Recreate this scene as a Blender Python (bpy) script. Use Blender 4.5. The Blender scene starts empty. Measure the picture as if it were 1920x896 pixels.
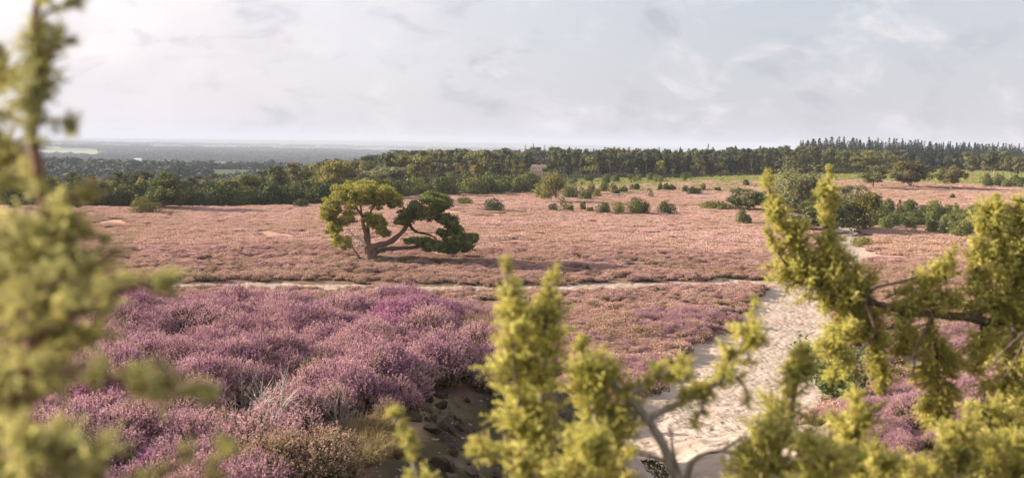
import bpy, math
import numpy as np
from mathutils import Matrix, Vector

R_ = math.radians
rng = np.random.default_rng(11)
scene = bpy.context.scene
COL = scene.collection

# ------------------------------------------------------------------ camera
CAMZ = 12.0
F = 1900.0                       # focal length in photo pixels (1920 wide)
PITCH, ROLL = 5.41, 1.1
fw = np.array([0, math.cos(R_(PITCH)), -math.sin(R_(PITCH))])
rt0 = np.array([1.0, 0, 0]); up0 = np.cross(rt0, fw)
rt = rt0 * math.cos(R_(ROLL)) + up0 * math.sin(R_(ROLL))
up = np.cross(rt, fw)
cam_d = bpy.data.cameras.new('camera')
cam = bpy.data.objects.new('camera', cam_d); COL.objects.link(cam)
cam.matrix_world = Matrix(((rt[0], up[0], -fw[0], 0), (rt[1], up[1], -fw[1], 0), (rt[2], up[2], -fw[2], CAMZ), (0, 0, 0, 1)))
cam_d.sensor_width = 36; cam_d.lens = 36 * F / 1920
cam_d.clip_start = 0.05; cam_d.clip_end = 60000
cam_d.dof.use_dof = True; cam_d.dof.focus_distance = 32; cam_d.dof.aperture_fstop = 2.8
scene.camera = cam

# ------------------------------------------------------------------ light
SUN_AZ = math.atan2(-1.0, 0.22)          # compass angle of the sun from +Y (negative: to the left)
SUN_EL = R_(19)
sun_dir = Vector((math.sin(SUN_AZ) * math.cos(SUN_EL), math.cos(SUN_AZ) * math.cos(SUN_EL), math.sin(SUN_EL)))
sl = bpy.data.lights.new('sun', 'SUN'); sl.energy = 5.0; sl.angle = R_(0.5); sl.color = (1.0, 0.87, 0.70)
so = bpy.data.objects.new('sun', sl); COL.objects.link(so)
so.rotation_euler = sun_dir.to_track_quat('Z', 'Y').to_euler(); so.location = (0, 0, 50)

w = bpy.data.worlds.new('World'); scene.world = w; w.use_nodes = True
nt = w.node_tree; nt.nodes.clear()
def nd(t, **k):
    n = nt.nodes.new(t)
    for a, b in k.items(): setattr(n, a, b)
    return n
def lk(a, b): nt.links.new(a, b)
def wmath(op, a, b=None, clamp=False):
    n = nd('ShaderNodeMath', operation=op, use_clamp=clamp)
    for i, v in enumerate((a, b)):
        if v is None: continue
        if isinstance(v, (int, float)): n.inputs[i].default_value = v
        else: lk(v, n.inputs[i])
    return n.outputs[0]
def wmix(fac, a, b, bt='MIX'):
    n = nd('ShaderNodeMix', data_type='RGBA', blend_type=bt)
    for i, v in ((0, fac), (6, a), (7, b)):
        if isinstance(v, (int, float, tuple)): n.inputs[i].default_value = v
        else: lk(v, n.inputs[i])
    return n.outputs[2]
sky = nd('ShaderNodeTexSky', sky_type='NISHITA', sun_disc=False)
sky.sun_elevation = SUN_EL; sky.sun_rotation = SUN_AZ; sky.altitude = 60
sky.air_density = 1.0; sky.dust_density = 1.0; sky.ozone_density = 1.0
tc = nd('ShaderNodeTexCoord')
sx = nd('ShaderNodeSeparateXYZ'); lk(tc.outputs['Generated'], sx.inputs[0])
zc = wmath('ADD', wmath('MAXIMUM', sx.outputs[2], 0.0), 0.62)
cx = nd('ShaderNodeCombineXYZ')
lk(wmath('DIVIDE', sx.outputs[0], zc), cx.inputs[0]); lk(wmath('DIVIDE', sx.outputs[1], zc), cx.inputs[1])
def wnoise(scale, detail, rough, off, ramp):
    mp = nd('ShaderNodeMapping'); lk(cx.outputs[0], mp.inputs[0]); mp.inputs[1].default_value = off
    mp.inputs[2].default_value = (0, 0, R_(-24)); mp.inputs[3].default_value = (1.0, 1.25, 1)
    n = nd('ShaderNodeTexNoise'); lk(mp.outputs[0], n.inputs[0]); n.inputs['Scale'].default_value = scale
    n.inputs['Detail'].default_value = detail; n.inputs['Roughness'].default_value = rough; n.inputs['Distortion'].default_value = 0.35
    r = nd('ShaderNodeMapRange'); lk(n.outputs[0], r.inputs[0]); r.interpolation_type = 'SMOOTHSTEP'
    r.inputs[1].default_value, r.inputs[2].default_value = ramp
    return r.outputs[0]
veil = wnoise(2.2, 5, 0.55, (3.1, 1.7, 0), (0.36, 0.66))      # thin broad sheet
puff = wnoise(8.5, 8, 0.58, (0.4, 5.2, 0), (0.49, 0.72))      # small puffs
under = wnoise(9.0, 7, 0.6, (0.46, 5.27, 0), (0.50, 0.74))      # grey undersides
dp = nd('ShaderNodeVectorMath', operation='DOT_PRODUCT'); lk(tc.outputs['Generated'], dp.inputs[0]); dp.inputs[1].default_value = sun_dir
cs = wmath('MAXIMUM', dp.outputs['Value'], 0.0)
glow = wmath('POWER', cs, 1.9)
SK = 3.75
hb = wmath('POWER', wmath('SUBTRACT', 1.0, wmath('MAXIMUM', sx.outputs[2], 0.0), clamp=True), 6.0)
base = wmix(0.80, sky.outputs[0], (0.585 * SK, 0.615 * SK, 0.685 * SK, 1))
base = wmix(wmath('MULTIPLY', glow, 3.2, clamp=True), base, (1.18 * SK, 1.12 * SK, 1.13 * SK, 1))
base = wmix(wmath('MULTIPLY', hb, 0.62), base, wmix(wmath('MULTIPLY', glow, 2.2, clamp=True), (0.585 * SK, 0.555 * SK, 0.605 * SK, 1), (1.0 * SK, 0.90 * SK, 0.915 * SK, 1)))
c1 = wmix(wmath('MULTIPLY', veil, 0.45), base, (0.70 * SK, 0.685 * SK, 0.73 * SK, 1))
c1 = wmix(wmath('MULTIPLY', puff, 0.72), c1, (0.96 * SK, 0.90 * SK, 0.915 * SK, 1))
c1 = wmix(wmath('MULTIPLY', under, wmath('SUBTRACT', 0.75, wmath('MULTIPLY', glow, 0.5), clamp=True)), c1, (0.50 * SK, 0.51 * SK, 0.575 * SK, 1))
bg = nd('ShaderNodeBackground'); bg.inputs[1].default_value = 0.10
wo = nd('ShaderNodeOutputWorld'); lk(c1, bg.inputs[0]); lk(bg.outputs[0], wo.inputs[0])
scene.view_settings.view_transform = 'Standard'; scene.view_settings.look = 'None'
scene.view_settings.exposure = 1.42; scene.view_settings.gamma = 1.0
scene.cycles.max_bounces = 6; scene.cycles.diffuse_bounces = 3; scene.cycles.volume_bounces = 0
scene.cycles.transmission_bounces = 3; scene.cycles.use_denoising = True

# ------------------------------------------------------------------ helpers
def hash2(i, j, s):
    h = (i.astype(np.int64) * 374761393 + j.astype(np.int64) * 668265263 + s * 1442695041) & 0xffffffff
    h = ((h ^ (h >> 13)) * 1274126177) & 0xffffffff
    return ((h ^ (h >> 16)) & 0xffffff) / float(0xffffff)
def vnoise(x, y, s=0):
    x = np.asarray(x, float); y = np.asarray(y, float)
    i = np.floor(x); j = np.floor(y); u = x - i; v = y - j
    u = u * u * (3 - 2 * u); v = v * v * (3 - 2 * v)
    a = hash2(i, j, s); b = hash2(i + 1, j, s); c = hash2(i, j + 1, s); d = hash2(i + 1, j + 1, s)
    return (a * (1 - u) + b * u) * (1 - v) + (c * (1 - u) + d * u) * v
def fbm(x, y, s=0, o=4):
    t = 0; a = 0.5
    for k in range(o): t = t + a * (vnoise(x * 2 ** k, y * 2 ** k, s + k * 7) - 0.5); a *= 0.5
    return t                      # about -0.5 .. 0.5
def ss(a, b, x):
    t = np.clip((np.asarray(x, float) - a) / (b - a), 0, 1); return t * t * (3 - 2 * t)
def smax(a, b, k): return 0.5 * (a + b + np.sqrt((a - b) ** 2 + k * k))

def edge_x(y):                    # right-hand lip of the heather mound
    return np.interp(y, [8, 10, 13, 17, 20, 22, 26, 34], [-2.7, -2.0, -1.45, -0.9, -0.8, -1.5, -5.0, -14])
def H(x, y):
    x = np.asarray(x, float); y = np.asarray(y, float)
    d = np.hypot(x, y); a = x / np.maximum(np.abs(y), 1)
    hill = 10.3 - 0.47 * np.maximum(d - 2, 0) - 0.02 * np.maximum(d - 2, 0) * 0
    ramp = np.where(y > -10, 0.13 * np.maximum(56 - y, 0), 8.5)
    ramp = smax(ramp - 0.3, 0 * ramp, 1.0) - 0.25
    z = smax(np.maximum(hill, -60), ramp, 1.2)
    z = np.where(d > 90, z - 0.0, z)
    # mound on the left: a shelf with a steep bank on its right and back
    e = edge_x(y) + 0.5 * fbm(y * 0.5, y * 0 + 3, 5)
    side = ss(1.0, 0.0, (x - e) / 5.2)
    back = ss(44, 20.5, y)
    top = 8.42 + 0.9 * fbm(x * 0.16, y * 0.16, 21, 3) - 0.045 * (y - 12)
    mz = (top - z) * side * back
    z = z + np.where(y > -30, np.maximum(mz, 0), 0)
    # shoulder on the right
    q = ((x - 11.5) / 7.5) ** 2 + ((y - 21) / 9.5) ** 2
    z = z + 2.3 * np.exp(-q * 1.1) * ss(60, 40, y)
    # gentle swells of the heath
    z = z + 0.9 * fbm(x * 0.02, y * 0.02, 40, 3) * ss(50, 110, d) + 0.25 * fbm(x * 0.15, y * 0.15, 50, 3) * ss(25, 50, d)
    z = z + 0.60 * fbm(x * 0.75, y * 0.75, 60, 3) * ss(4, 9, d) * ss(60, 20, d)
    # ground falls away to the left behind, rises to the right behind
    L = ss(-0.06, -0.30, a)
    z = z - L * 0.062 * np.maximum(d - 178, 0) * ss(900, 500, d)
    z = z + ss(0.10, 0.36, a) * (2.4 * ss(150, 340, d) + 0.8 * ss(330, 450, d))
    z = z + ss(-0.02, 0.12, a) * 1.3 * ss(200, 320, d)
    far = ss(470, 1500, d)
    low = -40 + 14 * fbm(x * 0.0004, y * 0.0004, 70, 3) + 46 * ss(8500, 13000, d) * (0.25 + 0.9 * vnoise(x * 0.00018 + 5, y * 0.00018, 81)) * ss(0.45, -0.1, np.abs(a + 0.1) - 0.2)
    return z * (1 - far) + low * far

def ray(px, py):
    v = fw + rt * ((px - 960) / F) + up * ((448 - py) / F); return v
def P(px, py, d): return np.array([0, 0, CAMZ]) + ray(px, py) * d
def ground_at(px, py):
    v = ray(px, py); o = np.array([0, 0, CAMZ])
    t = np.geomspace(6, 14000, 4000); p = o + t[:, None] * v
    b = np.nonzero(p[:, 2] < H(p[:, 0], p[:, 1]))[0]
    i = b[0] if len(b) else len(t) - 1
    lo, hi = t[max(i - 1, 0)], t[i]
    for _ in range(20):
        m = (lo + hi) / 2; q = o + m * v
        if q[2] < H(q[0], q[1]): hi = m
        else: lo = m
    return o + hi * v
def azx(px, d):                   # x,y of a ground point seen under image column px at distance d
    v = ray(px, 268 + (px - 960) * 0.0192); v = v / math.hypot(v[0], v[1]); return v[0] * d, v[1] * d

class MB:
    def __init__(s): s.V = []; s.F = []; s.n = 0
    def add(s, V, Fc, m=0):
        V = np.asarray(V, float).reshape(-1, 3); Fc = np.asarray(Fc, int)
        s.V.append(V); s.F.append((Fc + s.n, m)); s.n += len(V)
    def mesh(s, name, mats, smooth=True, attrs=None):
        V = np.concatenate(s.V) if s.V else np.zeros((0, 3))
        li = []; ls = []; mi = []; o = 0
        for Fc, m in s.F:
            k = Fc.shape[1]; li.append(Fc.ravel()); ls.append(np.arange(len(Fc)) * k + o); mi.append(np.full(len(Fc), m)); o += Fc.size
        me = bpy.data.meshes.new(name)
        me.vertices.add(len(V)); me.vertices.foreach_set('co', V.ravel())
        li = np.concatenate(li); ls = np.concatenate(ls); mi = np.concatenate(mi)
        me.loops.add(len(li)); me.loops.foreach_set('vertex_index', li.astype(np.int32))
        me.polygons.add(len(ls)); me.polygons.foreach_set('loop_start', ls.astype(np.int32))
        me.polygons.foreach_set('material_index', mi.astype(np.int32))
        me.polygons.foreach_set('use_smooth', np.full(len(ls), smooth))
        for m in (mats if isinstance(mats, (list, tuple)) else [mats]): me.materials.append(m)
        me.update(calc_edges=True)
        for k, v in (attrs or {}).items():
            at = me.attributes.new(k, 'FLOAT_COLOR', 'POINT'); at.data.foreach_set('color', np.asarray(v, float).ravel())
        return me
    def tube(s, pts, rad, n=6, m=0, cap=True):
        pts = np.asarray(pts, float); rad = np.broadcast_to(np.asarray(rad, float), (len(pts),))
        t = np.gradient(pts, axis=0); t /= np.linalg.norm(t, axis=1)[:, None] + 1e-9
        ref = np.array([0.31, 0.87, 0.38]) if abs(t[0][2]) > 0.8 else np.array([0, 0, 1.0])
        u = np.cross(t, ref); u /= np.linalg.norm(u, axis=1)[:, None] + 1e-9; v = np.cross(t, u)
        a = np.arange(n) / n * 2 * math.pi
        V = pts[:, None] + rad[:, None, None] * (np.cos(a)[None, :, None] * u[:, None] + np.sin(a)[None, :, None] * v[:, None])
        k = len(pts); i = np.arange(k - 1)[:, None] * n; j = np.arange(n)[None]; j2 = (j + 1) % n
        Fq = np.stack([i + j, i + j2, i + n + j2, i + n + j], -1).reshape(-1, 4)
        s.add(V, Fq, m)
    def leaves(s, C, N, size, m=0, k=3, asp=1.0):
        C = np.asarray(C, float); n = len(C)
        if n == 0: return
        N = N / (np.linalg.norm(N, axis=1)[:, None] + 1e-9)
        r = rng.normal(size=(n, 3)); u = np.cross(N, r); u /= np.linalg.norm(u, axis=1)[:, None] + 1e-9; v = np.cross(N, u)
        sz = np.broadcast_to(np.asarray(size, float), (n,))[:, None] * rng.uniform(0.65, 1.3, (n, 1))
        if k == 3:
            V = np.stack([C + u * sz * 0.62, C - u * sz * 0.35 + v * sz * 0.5 * asp, C - u * sz * 0.35 - v * sz * 0.5 * asp], 1)
        else:
            V = np.stack([C + u * sz * 0.6, C + v * sz * 0.35 * asp, C - u * sz * 0.6, C - v * sz * 0.35 * asp], 1)
        s.add(V, np.arange(n * k).reshape(n, k), m)

def ball(n, shell=0.0):
    v = rng.normal(size=(n, 3)); v /= np.linalg.norm(v, axis=1)[:, None]
    r = rng.uniform(shell ** 3, 1, n) ** (1 / 3); return v * r[:, None]
def curve(pts, n=12):
    pts = np.asarray(pts, float); k = len(pts)
    if k == 2: return pts[0] + (pts[1] - pts[0]) * np.linspace(0, 1, n)[:, None]
    out = []; t = np.linspace(0, k - 1 - 1e-6, n)
    for q in t:
        i = int(q); f = q - i
        p0 = pts[max(i - 1, 0)]; p1 = pts[i]; p2 = pts[i + 1]; p3 = pts[min(i + 2, k - 1)]
        out.append(0.5 * (2 * p1 + (p2 - p0) * f + (2 * p0 - 5 * p1 + 4 * p2 - p3) * f * f + (3 * p1 - p0 - 3 * p2 + p3) * f ** 3))
    return np.array(out)

def link(name, me, parent=None, loc=(0, 0, 0)):
    o = bpy.data.objects.new(name, me); COL.objects.link(o); o.parent = parent; o.location = loc; return o
def tag(o, label=None, cat=None, group=None, kind=None):
    for k, v in (('label', label), ('category', cat), ('group', group), ('kind', kind)):
        if v: o[k] = v
    return o
def empty(name, loc, rz=0, sc=1.0):
    o = bpy.data.objects.new(name, None); COL.objects.link(o); o.location = loc; o.rotation_euler = (0, 0, rz)
    o.scale = (sc, sc, sc) if np.isscalar(sc) else sc
    o.empty_display_size = 0.3; return o

# ---- materials
def mat(name, cols, scale=1.0, rough=0.85, trans=0.0, obj_rand=0.0, pos=True, spec=0.2, bump=0, detail=4, hv=None, dist=0.0, stretch=None, patch=None):
    """diffuse colour from a world-space noise ramp over COLS, shifted per object / instance"""
    m = bpy.data.materials.new(name); m.use_nodes = True; t = m.node_tree; t.nodes.clear()
    N = t.nodes.new; Lk = t.links.new
    g = N('ShaderNodeNewGeometry'); tx = N('ShaderNodeTexNoise'); tx.inputs['Scale'].default_value = scale; tx.inputs['Detail'].default_value = detail
    tx.inputs['Distortion'].default_value = dist
    if pos: src = g.outputs['Position']
    else:
        c = N('ShaderNodeTexCoord'); src = c.outputs['Object']
    if stretch:
        mp = N('ShaderNodeMapping'); mp.inputs[3].default_value = stretch; Lk(src, mp.inputs[0]); src = mp.outputs[0]
    Lk(src, tx.inputs['Vector'])
    mr = N('ShaderNodeMapRange'); mr.inputs[1].default_value = 0.3; mr.inputs[2].default_value = 0.7; Lk(tx.outputs[0], mr.inputs[0])
    fac = mr.outputs[0]
    if obj_rand:
        oi = N('ShaderNodeObjectInfo'); a = N('ShaderNodeMath'); a.operation = 'MULTIPLY_ADD'
        Lk(oi.outputs['Random'], a.inputs[0]); a.inputs[1].default_value = obj_rand
        b = N('ShaderNodeMath'); b.operation = 'MULTIPLY'; Lk(fac, b.inputs[0]); b.inputs[1].default_value = 1 - obj_rand
        Lk(b.outputs[0], a.inputs[2]); fac = a.outputs[0]
    cr = N('ShaderNodeValToRGB'); el = cr.color_ramp.elements
    while len(el) < len(cols): el.new(0.5)
    for i, cc in enumerate(cols):
        if len(cc) == 4: p, c3 = cc[0], cc[1:]
        else: p, c3 = i / (len(cols) - 1), cc
        el[i].position = p; el[i].color = (*c3, 1)
    Lk(fac, cr.inputs[0]); colr = cr.outputs[0]
    if patch:
        bn = N('ShaderNodeTexNoise'); bn.inputs['Scale'].default_value = patch[0]; bn.inputs['Detail'].default_value = 3; Lk(g.outputs['Position'], bn.inputs['Vector'])
        br = N('ShaderNodeMapRange'); br.inputs[1].default_value = .42; br.inputs[2].default_value = .66; br.inputs[4].default_value = patch[1]; Lk(bn.outputs[0], br.inputs[0])
        pm = N('ShaderNodeMix'); pm.data_type = 'RGBA'; Lk(br.outputs[0], pm.inputs[0]); Lk(colr, pm.inputs[6]); pm.inputs[7].default_value = (*patch[2], 1); colr = pm.outputs[2]
    pb = N('ShaderNodeBsdfPrincipled'); pb.inputs['Roughness'].default_value = rough; pb.inputs['Specular IOR Level'].default_value = spec
    Lk(colr, pb.inputs['Base Color']); sh = pb.outputs[0]
    if bump:
        b2 = N('ShaderNodeBump'); b2.inputs['Strength'].default_value = bump; b2.inputs['Distance'].default_value = 0.05
        Lk(tx.outputs[0], b2.inputs['Height']); Lk(b2.outputs[0], pb.inputs['Normal'])
    if trans:
        tr = N('ShaderNodeBsdfTranslucent'); Lk(colr, tr.inputs[0]); mx = N('ShaderNodeMixShader'); mx.inputs[0].default_value = trans
        Lk(sh, mx.inputs[1]); Lk(tr.outputs[0], mx.inputs[2]); sh = mx.outputs[0]
    o = N('ShaderNodeOutputMaterial'); Lk(sh, o.inputs[0]); return m

M = {}
M['heather_near'] = mat('heather_near', [(.24, .105, .17), (.50, .26, .36), (.66, .42, .42), (.38, .18, .32), (.55, .34, .34)], 1.3, obj_rand=.35, trans=.3)
M['heather_mag'] = mat('heather_magenta', [(.38, .15, .27), (.53, .26, .39), (.48, .25, .35)], 1.3, obj_rand=.35, trans=.25)
M['heather_brn'] = mat('heather_faded', [(.26, .19, .10), (.44, .31, .20), (.52, .35, .28), (.34, .27, .13)], 1.3, obj_rand=.4, trans=.3)
M['heather_mid'] = mat('heather_mid', [(.32, .23, .13), (.55, .36, .26), (.72, .48, .43), (.62, .37, .36), (.47, .27, .27), (.50, .36, .22)], .35, obj_rand=.5, patch=(.045, .55, (.46, .31, .18)), trans=.3)
M['heather_far'] = mat('heather_far', [(.38, .27, .17), (.60, .39, .30), (.70, .47, .42), (.58, .36, .33), (.48, .34, .22)], .09, obj_rand=.5, patch=(.028, .6, (.48, .32, .20)), trans=.2)
M['heath_stem'] = mat('heather_stem', [(.05, .045, .02), (.10, .085, .035), (.14, .10, .05)], 3, obj_rand=.5)
M['heath_green'] = mat('heather_green', [(.06, .06, .022), (.13, .11, .045), (.22, .155, .08)], 1.0, obj_rand=.5, trans=.25)
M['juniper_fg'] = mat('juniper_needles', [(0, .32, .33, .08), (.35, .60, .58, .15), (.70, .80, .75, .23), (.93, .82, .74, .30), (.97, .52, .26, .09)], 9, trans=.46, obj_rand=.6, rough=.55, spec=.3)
M['juniper_fgL'] = mat('juniper_needles_washed', [(0, .40, .43, .17), (.4, .62, .60, .25), (.78, .78, .72, .28), (.95, .60, .49, .18), (.98, .5, .29, .14)], 9, trans=.46, obj_rand=.6, rough=.55, spec=.3)  # left bush: hazy glow put into a paler copy of the needle colours
M['bark_grey'] = mat('bark_grey', [(.16, .12, .10), (.34, .29, .25), (.24, .19, .16)], 30, rough=.9, bump=.4, stretch=(1, 1, .3))
M['bark_dark'] = mat('bark_dark', [(.05, .035, .03), (.13, .09, .07), (.08, .06, .05)], 25, rough=.9, bump=.4)
M['bark_brown'] = mat('bark_reddish', [(.12, .06, .045), (.24, .14, .10)], 25, rough=.9)
M['bark_pine'] = mat('bark_pine', [(.10, .07, .055), (.22, .14, .10), (.16, .11, .09)], 2.0, rough=.95, bump=.6)
M['bark_orange'] = mat('bark_pine_orange', [(.18, .11, .07), (.34, .20, .12), (.25, .16, .11)], .6, rough=.95, obj_rand=.4)
M['bark_white'] = mat('bark_birch', [(.5, .48, .44), (.62, .6, .55), (.25, .23, .2)], 2, rough=.8)
M['deadwood'] = mat('deadwood', [(.42, .37, .33), (.58, .53, .48)], 8, rough=.9)
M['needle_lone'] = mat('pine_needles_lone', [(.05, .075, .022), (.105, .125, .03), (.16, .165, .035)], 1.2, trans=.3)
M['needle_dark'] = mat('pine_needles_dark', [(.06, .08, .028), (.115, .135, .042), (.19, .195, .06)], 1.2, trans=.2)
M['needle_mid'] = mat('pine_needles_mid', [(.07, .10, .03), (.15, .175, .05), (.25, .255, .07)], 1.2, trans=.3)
M['needle_sun'] = mat('pine_needles_sunlit', [(.16, .165, .04), (.31, .295, .07), (.45, .40, .10)], 1.2, trans=.35)  # lone pine's sunlit left side put into lighter, yellower needles
M['f_pine'] = mat('forest_pine', [(.06, .074, .04), (.12, .125, .062), (.23, .21, .10)], .25, obj_rand=.75, trans=.2)
M['f_spruce'] = mat('forest_spruce', [(.022, .038, .03), (.038, .056, .042), (.06, .078, .05)], .3, obj_rand=.6, trans=.1)
M['f_leaf'] = mat('forest_leaf', [(.09, .105, .04), (.17, .17, .055), (.28, .25, .075), (.22, .18, .075)], .2, obj_rand=.7, trans=.25)
M['plain_wood'] = mat('plain_wood', [(.035, .05, .035), (.055, .07, .045), (.085, .095, .055)], .004, obj_rand=.6)
M['f_birch'] = mat('birch_leaf', [(.17, .17, .06), (.26, .24, .08), (.30, .26, .10)], .6, obj_rand=.3, trans=.35)
M['f_willow'] = mat('birch_leaf_dull', [(.15, .16, .075), (.24, .24, .11), (.30, .27, .13)], .6, trans=.4)
M['f_copper'] = mat('beech_leaf', [(.09, .09, .035), (.15, .125, .05), (.19, .14, .06)], .3, trans=.25)
M['f_juni'] = mat('juniper_far', [(.055, .075, .022), (.12, .135, .036), (.21, .205, .055)], .6, obj_rand=.7, trans=.15)
M['f_junid'] = mat('juniper_dark', [(.035, .05, .015), (.065, .085, .024), (.11, .12, .034)], .9, obj_rand=.4, trans=.12)
M['f_juniy'] = mat('juniper_yellow', [(.10, .10, .022), (.17, .155, .035), (.22, .19, .045)], .9, obj_rand=.3, trans=.2)
M['leaf_shrub'] = mat('shrub_leaf', [(.07, .11, .035), (.13, .19, .06), (.20, .25, .09)], 3, rough=.45, spec=.4, trans=.25)
M['grass_dry'] = mat('dry_grass', [(.17, .13, .06), (.33, .25, .12), (.46, .35, .19)], 2, trans=.3, obj_rand=.4)
M['grass_green'] = mat('green_grass', [(.20, .24, .07), (.32, .34, .11), (.42, .38, .14)], .15, trans=.25, obj_rand=.4)
M['soil_clod'] = mat('soil_clod', [(.025, .018, .013), (.07, .05, .035), (.12, .09, .065)], 8, obj_rand=.5)
M['moss'] = mat('moss', [(.035, .035, .012), (.075, .07, .018), (.13, .10, .035)], 6, bump=.5)
M['barn_wall'] = mat('barn_wall', [(.7, .7, .7), (.8, .8, .78)], .1)
M['barn_roof'] = mat('barn_roof', [(.62, .64, .66), (.75, .76, .78)], .1)
M['barn_red'] = mat('barn_red_roof', [(.40, .18, .12), (.48, .24, .16)], .1)

# ground material: weights in the vertex attribute "cover": R heath, G grass, B bare soil, A farmland/field
def ground_material():
    m = bpy.data.materials.new('ground'); m.use_nodes = True; t = m.node_tree; t.nodes.clear(); N = t.nodes.new; Lk = t.links.new
    g = N('ShaderNodeNewGeometry')
    def noise(sc, d=5):
        n = N('ShaderNodeTexNoise'); n.inputs['Scale'].default_value = sc; n.inputs['Detail'].default_value = d; Lk(g.outputs['Position'], n.inputs['Vector'])
        r = N('ShaderNodeMapRange'); r.inputs[1].default_value = .3; r.inputs[2].default_value = .7; Lk(n.outputs[0], r.inputs[0]); return r.outputs[0]
    def ramp(f, cols):
        c = N('ShaderNodeValToRGB'); e = c.color_ramp.elements
        while len(e) < len(cols): e.new(.5)
        for i, k in enumerate(cols): e[i].position = i / (len(cols) - 1); e[i].color = (*k, 1)
        Lk(f, c.inputs[0]); return c.outputs[0]
    at = N('ShaderNodeAttribute'); at.attribute_name = 'cover'; sp = N('ShaderNodeSeparateColor'); Lk(at.outputs['Color'], sp.inputs[0])
    def mix(f, a, b):
        x = N('ShaderNodeMix'); x.data_type = 'RGBA'; Lk(f, x.inputs[0]); Lk(a, x.inputs[6]); Lk(b, x.inputs[7]); return x.outputs[2]
    forest = ramp(noise(.02), [(.045, .052, .03), (.075, .085, .04)])
    heath = ramp(noise(.12, 8), [(.24, .15, .09), (.40, .24, .17), (.46, .27, .21), (.34, .22, .14)])
    grass = ramp(noise(.08, 8), [(.14, .15, .05), (.23, .22, .07), (.30, .26, .10)])
    soil = ramp(noise(1.6, 10), [(.025, .018, .014), (.06, .042, .032), (.075, .065, .03), (.15, .11, .085)])
    field = ramp(noise(.0016, 3), [(.05, .065, .035), (.09, .10, .05), (.07, .085, .045), (.24, .25, .13), (.12, .13, .07)])
    c = mix(sp.outputs[0], forest, heath); c = mix(sp.outputs[1], c, grass); c = mix(sp.outputs[2], c, soil); c = mix(at.outputs['Alpha'], c, field)
    pb = N('ShaderNodeBsdfPrincipled'); pb.inputs['Roughness'].default_value = .95; pb.inputs['Specular IOR Level'].default_value = .1; Lk(c, pb.inputs['Base Color'])
    bn = N('ShaderNodeTexNoise'); bn.inputs['Scale'].default_value = 5; bn.inputs['Detail'].default_value = 8; Lk(g.outputs['Position'], bn.inputs['Vector'])
    bp = N('ShaderNodeBump'); bp.inputs['Strength'].default_value = .6; bp.inputs['Distance'].default_value = .12; Lk(bn.outputs[0], bp.inputs['Height']); Lk(bp.outputs[0], pb.inputs['Normal'])
    o = N('ShaderNodeOutputMaterial'); Lk(pb.outputs[0], o.inputs[0]); return m
M['ground'] = ground_material()
def sand_material():
    m = bpy.data.materials.new('sand'); m.use_nodes = True; t = m.node_tree; t.nodes.clear(); N = t.nodes.new; Lk = t.links.new
    g = N('ShaderNodeNewGeometry')
    n1 = N('ShaderNodeTexNoise'); n1.inputs['Scale'].default_value = .5; n1.inputs['Detail'].default_value = 9; Lk(g.outputs['Position'], n1.inputs['Vector'])
    c = N('ShaderNodeValToRGB'); e = c.color_ramp.elements; e.new(.5)
    for i, (p, k) in enumerate(((.30, (.30, .235, .19)), (.5, (.385, .305, .25)), (.7, (.44, .355, .295)))): e[i].position = p; e[i].color = (*k, 1)
    Lk(n1.outputs[0], c.inputs[0])
    v = N('ShaderNodeTexVoronoi'); v.inputs['Scale'].default_value = 2.6; v.feature = 'SMOOTH_F1'; Lk(g.outputs['Position'], v.inputs['Vector'])
    n2 = N('ShaderNodeTexNoise'); n2.inputs['Scale'].default_value = 7; n2.inputs['Detail'].default_value = 6; Lk(g.outputs['Position'], n2.inputs['Vector'])
    ad = N('ShaderNodeMath'); ad.operation = 'MULTIPLY_ADD'; Lk(v.outputs[0], ad.inputs[0]); ad.inputs[1].default_value = 1.2; Lk(n2.outputs[0], ad.inputs[2])
    bp = N('ShaderNodeBump'); bp.inputs['Strength'].default_value = .38; bp.inputs['Distance'].default_value = .10; Lk(ad.outputs[0], bp.inputs['Height'])
    pb = N('ShaderNodeBsdfPrincipled'); pb.inputs['Roughness'].default_value = .95; pb.inputs['Specular IOR Level'].default_value = .1
    Lk(c.outputs[0], pb.inputs['Base Color']); Lk(bp.outputs[0], pb.inputs['Normal'])
    o = N('ShaderNodeOutputMaterial'); Lk(pb.outputs[0], o.inputs[0]); return m
M['sand'] = sand_material()

# ------------------------------------------------------------------ sand paths (world polylines: x, y, half width)
def gp(px, py): q = ground_at(px, py); return q[0], q[1]
def pl(pts): return [(*gp(a, b), r) for a, b, r in pts]
PATHS = {
 'main': pl([(1583, 405, 1.5), (1582, 420, 1.5), (1588, 438, 2.3), (1592, 455, 2.8), (1586, 480, 2.6), (1552, 510, 2.2), (1500, 540, 2.4), (1490, 580, 2.6), (1468, 625, 3.2), (1428, 690, 3.6), (1400, 740, 3.6), (1360, 800, 3.1), (1345, 890, 2.4), (1330, 990, 1.8)]),
 'spur': pl([(1420, 690, 2.2), (1365, 625, 1.3), (1335, 655, 1.2), (1290, 720, 1.6), (1235, 765, 1.5), (1230, 860, 1.4)]),
 'spur2': pl([(1440, 590, 1.8), (1385, 598, 1.4), (1350, 598, .5)]),
 'cross': pl([(-250, 534, 1.6), (0, 533, 1.7), (150, 534, 1.8), (440, 533, 1.8), (620, 536, 1.9), (760, 539, 2.2), (900, 540, 2.3), (1060, 538, 2.2), (1250, 533, 2.1), (1380, 527, 2.0), (1480, 530, 2.0)]),
 'right': pl([(1640, 738, .4), (1690, 718, 1.0), (1740, 700, .9), (1830, 700, .8), (1960, 705, .7)]),
 'right2': pl([(1650, 690, .5), (1720, 682, .7), (1850, 672, .7), (1980, 670, .6)]),
}
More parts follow.
